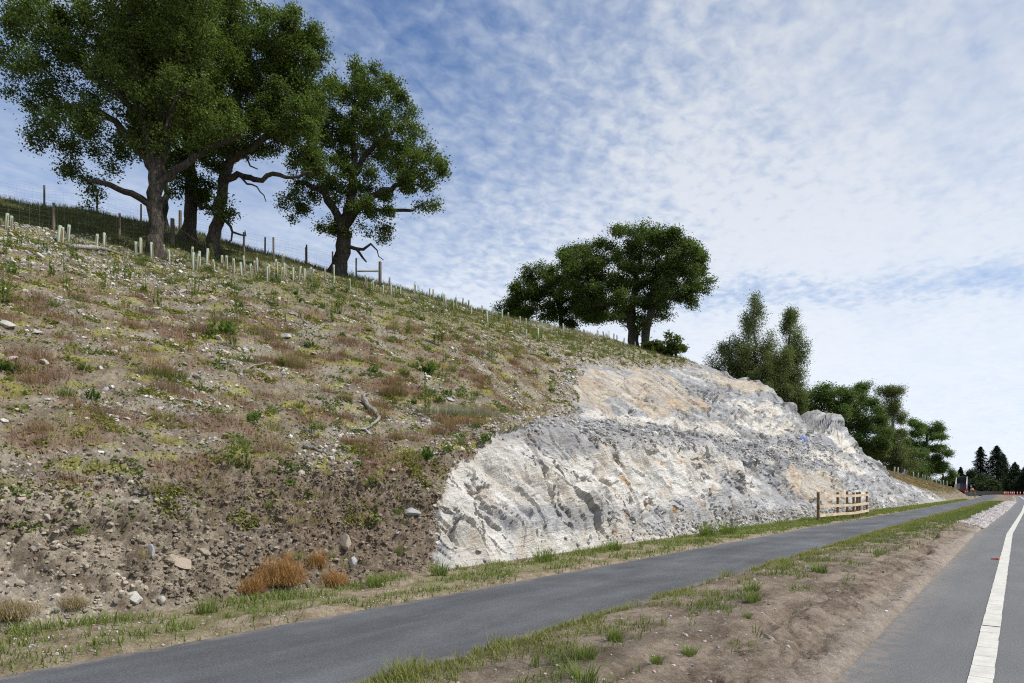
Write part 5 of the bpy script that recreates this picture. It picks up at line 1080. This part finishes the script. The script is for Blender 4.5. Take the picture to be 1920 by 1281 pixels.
def tube_guard_meshes(h):
    mb = MB(); n = 10; r = .048; V = []; F = []
    for rr, z0, z1 in ((r, 0, h), (r - .006, h, .02)):
        for z in (z0, z1):
            for q in range(n): V.append((rr * (1 + (.14 if z == h else 0)) * math.cos(6.283 * q / n), rr * (1 + (.14 if z == h else 0)) * math.sin(6.283 * q / n), z))
    for L in range(3):
        for q in range(n): q2 = (q + 1) % n; F.append((L * n + q, L * n + q2, (L + 1) * n + q2, (L + 1) * n + q))
    mb.add(V, F); t = mb.data('tube', M_TUBE, True)
    s = MB(); s.box((.068, 0, h * .40), (.028, .028, h * .95)); st = s.data('stake', M_STAKE)
    tb = MB(); tb.box((.03, 0, h * .55), (.11, .012, .014)); tb.box((.03, 0, h * .2), (.11, .012, .014)); tie = tb.data('tie', M_WIRE)
    return t, st, tie
def guards():
    vs = [tube_guard_meshes(h) for h in (.56, .60, .66)]; sap = [weed_data('sapling', VR, 1, .01, .30, .07, GREEN, ((.08, .12, .03), (.13, .17, .04)), .7) for _ in range(2)]
    lastz = [('pale green plastic tree guard under the big oaks on the crest', 'tree guards under the oaks'), ('pale green tree guard on the slope right of the free-standing oak', 'tree guards right of the free-standing oak'), ('tree guard in the line below the far brow oaks', 'tree guards on the far brow')]
    for q, (x, y) in enumerate(TUB):
        z = 0 if y < 22.4 else 1 if y < 36 else 2; lab, grp = lastz[z]
        one(vs, sap, x, y, lab, grp, q)
    for q, (x, y) in enumerate(FAR): one(vs, sap, x, y, 'tree guard on the low bank before the far wood', 'tree guards before the far wood', q, 1.75)
def one(vs, sap, x, y, lab, grp, q, s=1.0):
    t, st, tie = RND.choice(vs); o = bpy.data.objects.new('tree_guard', t); link(o); p = surf(x, y); o.location = (p.x, p.y, p.z - .03); s *= RND.uniform(.92, 1.12); o.scale = (s * .82, s * .82, s * .95)
    o.rotation_euler = (RND.gauss(0, .05), RND.gauss(0, .05), RND.uniform(-.8, .8)); tag(o, lab, 'tree guard', grp)
    link(bpy.data.objects.new('stake', st), o); link(bpy.data.objects.new('tie', tie), o)
    if q % 4 == 0: sp = link(bpy.data.objects.new('sapling', RND.choice(sap)), o); sp.location = (0, 0, .46); sp.scale = (1.2, 1.2, 1)
guards()
def stock_fence(name, label, posts, h, thick=(), struts=(), barb=True):
    root = empty(name, surf(*posts[0])); tag(root, label, 'fence'); o = root.location.copy()
    tops = []
    for q, (x, y) in enumerate(posts):
        p = surf(x, y) - o; m = MB(); w = .085 if q in thick else .045; hh = h * (1.06 if q in thick else RND.uniform(.94, 1.04)); lx = RND.gauss(0, .015)
        m.tube([p + Vector((0, 0, -.2)), p + Vector((lx * .5, 0, hh * .5)), p + Vector((lx, 0, hh))], [w, w, w * .95], 9); m.build('post', M_OLDPOST, root, smooth=False); tops.append(p)
    for (x0, y0, z0, x1, y1, z1) in struts:
        a = surf(x0, y0) - o; b = surf(x1, y1) - o; m = MB(); m.tube([a + Vector((0, 0, z0)), b + Vector((0, 0, z1))], [.04, .04], 7); m.build('strut', M_OLDPOST, root)
    m = MB()
    for a, b in zip(tops[:-1], tops[1:]):
        L = (b - a).length; n = max(2, int(L / .9)); ln = []
        for k in range(n + 1):
            f = k / n; w = a.lerp(b, f); s = surf(w.x + o.x, w.y + o.y) - o; ln.append(s)
        for z in (.08, .2, .33, .47, .62, .78, .90) + ((1.0,) if barb else ()):
            m.tube([p + Vector((0, 0, z * h)) for p in ln], .0020, 3, caps=False)
        nv = int(L / .30)
        for k in range(nv): f = (k + .5) / nv * n; i = min(int(f), n - 1); p = ln[i].lerp(ln[i + 1], f - i); m.tube([p + Vector((0, 0, .04 * h)), p + Vector((0, 0, .78 * h))], .0014, 3, caps=False)
    m.build('wire_mesh', M_WIRE, root); return root
stock_fence('wire_fence', 'wire stock fence running through the oaks along the crest', [(-26.4, 6.2), (-26.81, 9.52), (-28.17, 12.26), (-27.82, 14.17), (-27.26, 17.03), (-28.23, 19.16), (-29.0, 21.6), (-28.21, 22.6), (-27.43, 23.48), (-27.2, 24.9)], 1.06, (3, 9),
            [(-27.7, 14.4, .75, -27.5, 15.6, .05), (-27.85, 14.0, .55, -27.95, 12.9, .15), (-27.25, 24.8, .6, -27.4, 23.55, .35)])
stock_fence('wire_fence', 'far wire stock fence silhouetted on top of the field', [(-38.2, 9.6), (-37.05, 12.76), (-36.4, 14.8), (-36.2, 16.8), (-36.02, 18.75), (-34.26, 20.03), (-32.0, 21.2), (-30.4, 22.6), (-28.9, 24.0)], .98, (4,))
def rail_fence():
    P = [(-7.42, 33.7), (-7.22, 36.9), (-6.98, 39.6), (-6.96, 41.2), (-6.98, 43.5)]
    root = empty('rail_fence', surf(*P[0])); tag(root, 'timber post and rail fence with three pale rails beside the path', 'fence'); o = root.location.copy(); tops = []
    def post(x, y, h=1.38): p = surf(x, y) - o; m = MB(); m.box(p + Vector((0, 0, h / 2 - .15)), (.105, .16, h + .3), rz=RND.uniform(-.05, .05)); m.build('post', M_POST, root); return p
    tops = [post(*p) for p in P]; bk = [post(-7.75, 42.1), post(-7.55, 43.9)]
    for z in (.30, .72, 1.20):
        m = MB()
        for q, (a, b) in enumerate(zip(tops[:-1], tops[1:])):
            d = (b - a).normalized() * .08; m.bar(a + Vector((.075, 0, z)) - (d if q == 0 else Vector()), b + Vector((.075, 0, z)) + (d if q == len(tops) - 2 else Vector()), .045, .13)
        m.build('rail', M_RAIL, root)
        m = MB(); m.bar(tops[-1] + Vector((0, .09, z - .03)), bk[1] + Vector((0, .09, z - .03)), .035, .1); m.bar(bk[0] + Vector((.07, 0, z - .03)), bk[1] + Vector((.07, 0, z - .03)), .035, .1); m.build('rail', M_POST, root)
rail_fence()
def dead_wood():
    def branch(name, label, pts, rad, m=M_DEAD, lift=.05, twigs=()):
        mb = MB(); Q = [surf(x, y) + Vector((0, 0, l)) for (x, y, l) in pts]
        S = []
        for a, b in zip(Q[:-1], Q[1:]):
            for k in range(4): S.append(a.lerp(b, k / 4) + Vector((RND.gauss(0, .012), RND.gauss(0, .012), RND.gauss(0, .01))))
        S.append(Q[-1]); n = len(S); c = S[0].copy(); rr = [rad * (1 - .75 * k / n) * RND.uniform(.8, 1.25) for k in range(n)]
        mb.tube([p - c for p in S], rr, 8)
        for (k, dx, dy, dz) in twigs: a = S[int(k * (n - 1))] - c; mb.tube([a, a + Vector((dx, dy, dz)) * .5 + Vector((.01, 0, .02)), a + Vector((dx, dy, dz))], [rad * .4, rad * .3, rad * .1], 5)
        b = mb.build(name, m, None, smooth=True, loc=c); tag(b, label, 'branch')
    branch('dead_branch', 'bleached S-shaped dead branch lying on the bank', [(-13.44, 11.75, .16), (-13.09, 11.58, .10), (-12.82, 11.62, .06), (-12.48, 11.40, .10), (-12.16, 11.05, .08), (-12.06, 10.68, .06), (-12.04, 10.15, .05)], .062, twigs=((.05, .12, .05, .14), (.45, .12, .1, .12)))
    branch('dead_branch', 'short dark broken branch below the S-shaped one', [(-11.49, 8.5, .07), (-11.27, 8.66, .05), (-11.08, 8.80, .04)], .045)
    branch('dead_branch', 'thin straight pale stick on the upper middle bank', [(-14.52, 8.9, .05), (-14.82, 9.5, .10), (-14.98, 10.05, .14)], .032)
    branch('fallen_log', 'bleached fallen log on the crest left of the oaks', [(-24.5, 9.1, .08), (-24.74, 9.9, .12), (-24.6, 10.3, .10), (-24.35, 10.7, .05)], .11, twigs=((.3, .1, -.2, .25),))
    branch('dead_branch', 'thin upright dry stalk left of the red-topped clump', [(-13.6, 5.3, -.02), (-13.62, 5.32, .3), (-13.6, 5.4, .55)], .012)
dead_wood()

# ------------------------------------------------------------------ small things and roadworks
def P_(name, col, rough=.5, **k): return plain(name, col, rough, .10, 3.0, **k)
M_BLUE = P_('blue_sheet', (.04, .10, .34)); M_RED = P_('barrier_red', (.48, .035, .04)); M_ORANGE = P_('cone_orange', (.62, .085, .03)); M_WHITE = P_('white_sleeve', (.74, .75, .74)); M_DARK = P_('dark_rubber', (.025, .025, .027), .7); M_SIGN = P_('sign_blue', (.02, .12, .50), .35)
M_STEEL = P_('galvanised_steel', (.34, .35, .36), .45, metal=.7); M_BODY = P_('tipper_inside', (.035, .037, .04), .6); M_FRAME = P_('tipper_frame', (.55, .57, .58), .5); M_LORRY = P_('lorry_red', (.42, .04, .05), .4); M_GLASS = P_('dark_glass', (.02, .025, .03), .15); M_NET = P_('fence_panel', (.014, .014, .014), .9); M_YEL = P_('beacon_yellow', (.50, .22, .03), .4)
M_LIT = P_('litter_red', (.50, .13, .13))
def roadworks():
    # cones across the carriageway
    mb = MB(); mb.tube([(0, 0, .05), (0, 0, .93)], [.155, .035], 14); cone_d = mb.data('traffic_cone', M_ORANGE)
    s = MB(); s.tube([(0, 0, .50), (0, 0, .74)], [.098, .068], 14, caps=False); sl = s.data('sleeve', M_WHITE); s = MB(); s.box((0, 0, .03), (.44, .44, .06)); bs = s.data('base', M_DARK)
    labs = ['traffic cone at the left end of the line across the road', 'traffic cone second from the left end of the line', 'traffic cone third from the left end of the line', 'traffic cone left of the middle of the line', 'traffic cone in the middle of the line across the road', 'traffic cone right of the middle of the line', 'traffic cone at the third last place of the line', 'traffic cone second last on the right of the line', 'traffic cone cut off at the right edge of the picture']
    for q, px in enumerate((1883, 1886, 1890, 1895, 1898, 1901.5, 1907.5, 1913, 1919.5)):
        dep = 172 + (q % 2) * 1.5; a = (px - 960) / 1280; X, Y = (-ST_ + a * CT_) * dep, (CT_ + a * ST_) * dep
        o = bpy.data.objects.new('traffic_cone', cone_d); link(o); z = max(flat_z(X, Y), 0) if X < 7 else .05; o.location = (X, Y, z + .0); o.scale = (1.15, 1.15, 1.12); o.rotation_euler = (0, 0, RND.uniform(0, 1.5)); tag(o, labs[q], 'traffic cone', 'cones closing the road')
        link(bpy.data.objects.new('sleeve', sl), o); link(bpy.data.objects.new('base', bs), o)
    # tipper lorry seen from behind with its body raised
    def at(px, dep): a = (px - 960) / 1280; return Vector(((-ST_ + a * CT_) * dep, (CT_ + a * ST_) * dep, 0))
    p = at(1803, 172); r = empty('tipper_lorry', p + Vector((0, 0, .3)), TH - .62); tag(r, 'tipper lorry with raised dark body edged in white, beyond the far bank', 'lorry')
    M = Matrix.Rotation(math.radians(24), 3, 'X')
    b = MB()
    for c, sz in (((0, 2.3, 1.25), (2.2, 4.6, .10)), ((0, 4.6, 1.95), (2.2, .10, 1.5))): b.box(M @ Vector(c) + Vector((0, -2.2, .1)), sz, M=M)
    body = b.build('tipper_body', M_BODY, r)
    for sx in (-1, 1): f = MB(); f.box(M @ Vector((sx * 1.13, 2.3, 1.95)) + Vector((0, -2.2, .1)), (.10, 4.7, 1.5), M=M); f.build('side_panel', M_FRAME, body)
    c = MB(); c.box((0, 1.0, .75), (1.0, 6.6, .24)); c.build('chassis', M_DARK, r)
    c = MB(); c.box((0, 4.3, 1.75), (2.2, 1.6, 1.9)); cab = c.build('cab', M_LORRY, r); g = MB(); g.box((0, 5.14, 2.1), (1.9, .06, .8)); g.build('windscreen', M_GLASS, cab)
    for sx in (-1, 1):
        for y in (-1.2, 0, 3.9): w = MB(); w.tube([(sx * .75, y, .5), (sx * 1.08, y, .5)], [.5, .5], 16); wh = w.build('wheel', M_DARK, r); h = MB(); h.tube([(sx * 1.085, y, .5), (sx * 1.12, y, .5)], [.26, .24], 12); h.build('rim', M_STEEL, wh)
    bc = MB(); bc.tube([(0, 4.0, 2.72), (0, 4.0, 2.98)], [.10, .09], 8); bc.build('beacon', M_YEL, cab)
    # red and white barriers
    for q, (px, lab) in enumerate(((1810.5, 'red road barrier, the one nearer the lorry'), (1815.5, 'red road barrier, the one nearer the blue sign'))):
        p = at(px, 160); z = surf(p.x, p.y).z; r = empty('road_barrier', p + Vector((0, 0, z)), TH); tag(r, lab, 'barrier', 'red road barriers')
        m = MB(); m.box((0, 0, .78), (.62, .06, .30)); m.box((0, 0, .38), (.62, .06, .22)); m.build('board', M_RED, r)
        m = MB(); m.box((0, -.034, .78), (.14, .01, .30)); m.build('white_band', M_WHITE, r)
        for sx in (-1, 1): m = MB(); m.bar((sx * .28, -.25, 0), (sx * .28, 0, 1.0), .04, .04); m.bar((sx * .28, .25, 0), (sx * .28, 0, 1.0), .04, .04); m.build('leg', M_DARK, r)
    # blue round sign on a pole
    p = at(1820.5, 118); z = surf(p.x, p.y).z; r = empty('round_sign', p + Vector((0, 0, z - .1)), TH); tag(r, 'blue round path sign on a grey pole', 'sign')
    m = MB(); m.tube([(0, 0, 0), (0, 0, 2.35)], .035, 10); m.build('pole', M_STEEL, r)
    m = MB(); m.tube([(0, -.045, 2.2), (0, -.06, 2.2)], .19, 28); pl = m.build('sign_plate', M_SIGN, r); m = MB(); m.tube([(0, -.0605, 2.2), (0, -.062, 2.2)], .19, 28)
    m = MB(); m.tube([(-.06, -.064, 2.13), (-.06, -.066, 2.13)], .045, 14); m.tube([(.06, -.064, 2.13), (.06, -.066, 2.13)], .045, 14); m.bar((-.06, -.066, 2.14), (0, -.066, 2.24), .008, .014); m.bar((0, -.066, 2.24), (.06, -.066, 2.14), .008, .014); m.build('cycle_symbol', M_WHITE, pl)
    # wooden gate post and dark fence panels at the path bend
    p = at(1828, 120); z = surf(p.x, p.y).z; m = MB(); m.box((0, 0, .75), (.16, .16, 1.5)); m.box((0, 0, 1.53), (.12, .12, .06), taper=.3); o = m.build('gate_post', M_STAKE, None, loc=(p.x, p.y, z - .1)); tag(o, 'pale wooden post beside the path bend', 'post')
    p = at(1823.5, 168); r = empty('plant_machine', p + Vector((0, 0, surf(p.x, p.y).z)), TH + .4);  tag(r, 'small works machine with orange top, behind the blue sign', 'machine'); r.scale = (.6, .6, .8)
    m = MB(); m.box((0, 0, .75), (1.2, 1.9, .7)); m.build('body', M_DARK, r); m = MB(); m.box((0, .2, 1.45), (1.0, 1.0, .7)); cb_ = m.build('cab', M_GLASS, r); m = MB(); m.box((0, .2, 2.15), (1.1, 1.1, .7), taper=.5); m.build('roof', M_YEL, cb_)
    for sx in (-1, 1): m = MB(); m.tube([(sx * .45, -.5, .28), (sx * .58, -.5, .28)], .28, 12); m.tube([(sx * .45, .5, .28), (sx * .58, .5, .28)], .28, 12); m.build('track', M_DARK, r)
    r = empty('panel_fence', at(1838, 168)); tag(r, 'low dark panel fence behind the cones at the road end', 'fence'); o = r.location.copy()
    pts = [at(1812, 140), at(1822, 150), at(1834, 165), at(1848, 176), at(1862, 182), at(1877, 186), at(1900, 190), at(1930, 192)]
    for a, b2 in zip(pts[:-1], pts[1:]):
        m = MB(); m.bar(a - o + Vector((0, 0, .55)), b2 - o + Vector((0, 0, .55)), .04, .95); m.build('panel', M_NET, r); m = MB(); m.box(a - o + Vector((0, 0, .6)), (.12, .12, 1.3)); m.build('post', M_OLDPOST, r)
    # blue scrap of sheeting on the rock; litter on the road
    rng = np.random.default_rng(3); n = 9; gx, gy = np.meshgrid(np.linspace(-.38, .38, n), np.linspace(-.2, .2, 6)); V = []
    for a, b2 in zip(gx.ravel(), gy.ravel()):
        y = 54.8 + a * 1.5; x = -13.2 - .75 * b2 + .35 * a; q = surf(x, y); V.append((q.x + .14 + .03 * math.sin(9 * a), q.y, q.z + .10 + .04 * math.sin(14 * a + 9 * b2)))
    F = [(i * n + j, i * n + j + 1, (i + 1) * n + j + 1, (i + 1) * n + j) for i in range(5) for j in range(n - 1)]; me = bpy.data.meshes.new('blue_sheet'); me.from_pydata(V, [], F); me.materials.append(M_BLUE); o = link(bpy.data.objects.new('blue_sheet', me)); md = o.modifiers.new('thick', 'SOLIDIFY'); md.thickness = .02
    tag(o, 'scrap of blue sheeting lying high on the rock face', 'sheet')
    m = MB(); m.box((0, 0, .022), (.13, .05, .03), rz=.4); m.box((.05, .03, .03), (.08, .06, .03), rz=1.2); o = m.build('litter', M_LIT, None, loc=(-.43, 18.9, 0)); tag(o, 'crumpled red litter on the road beside the white line', 'litter')
roadworks()
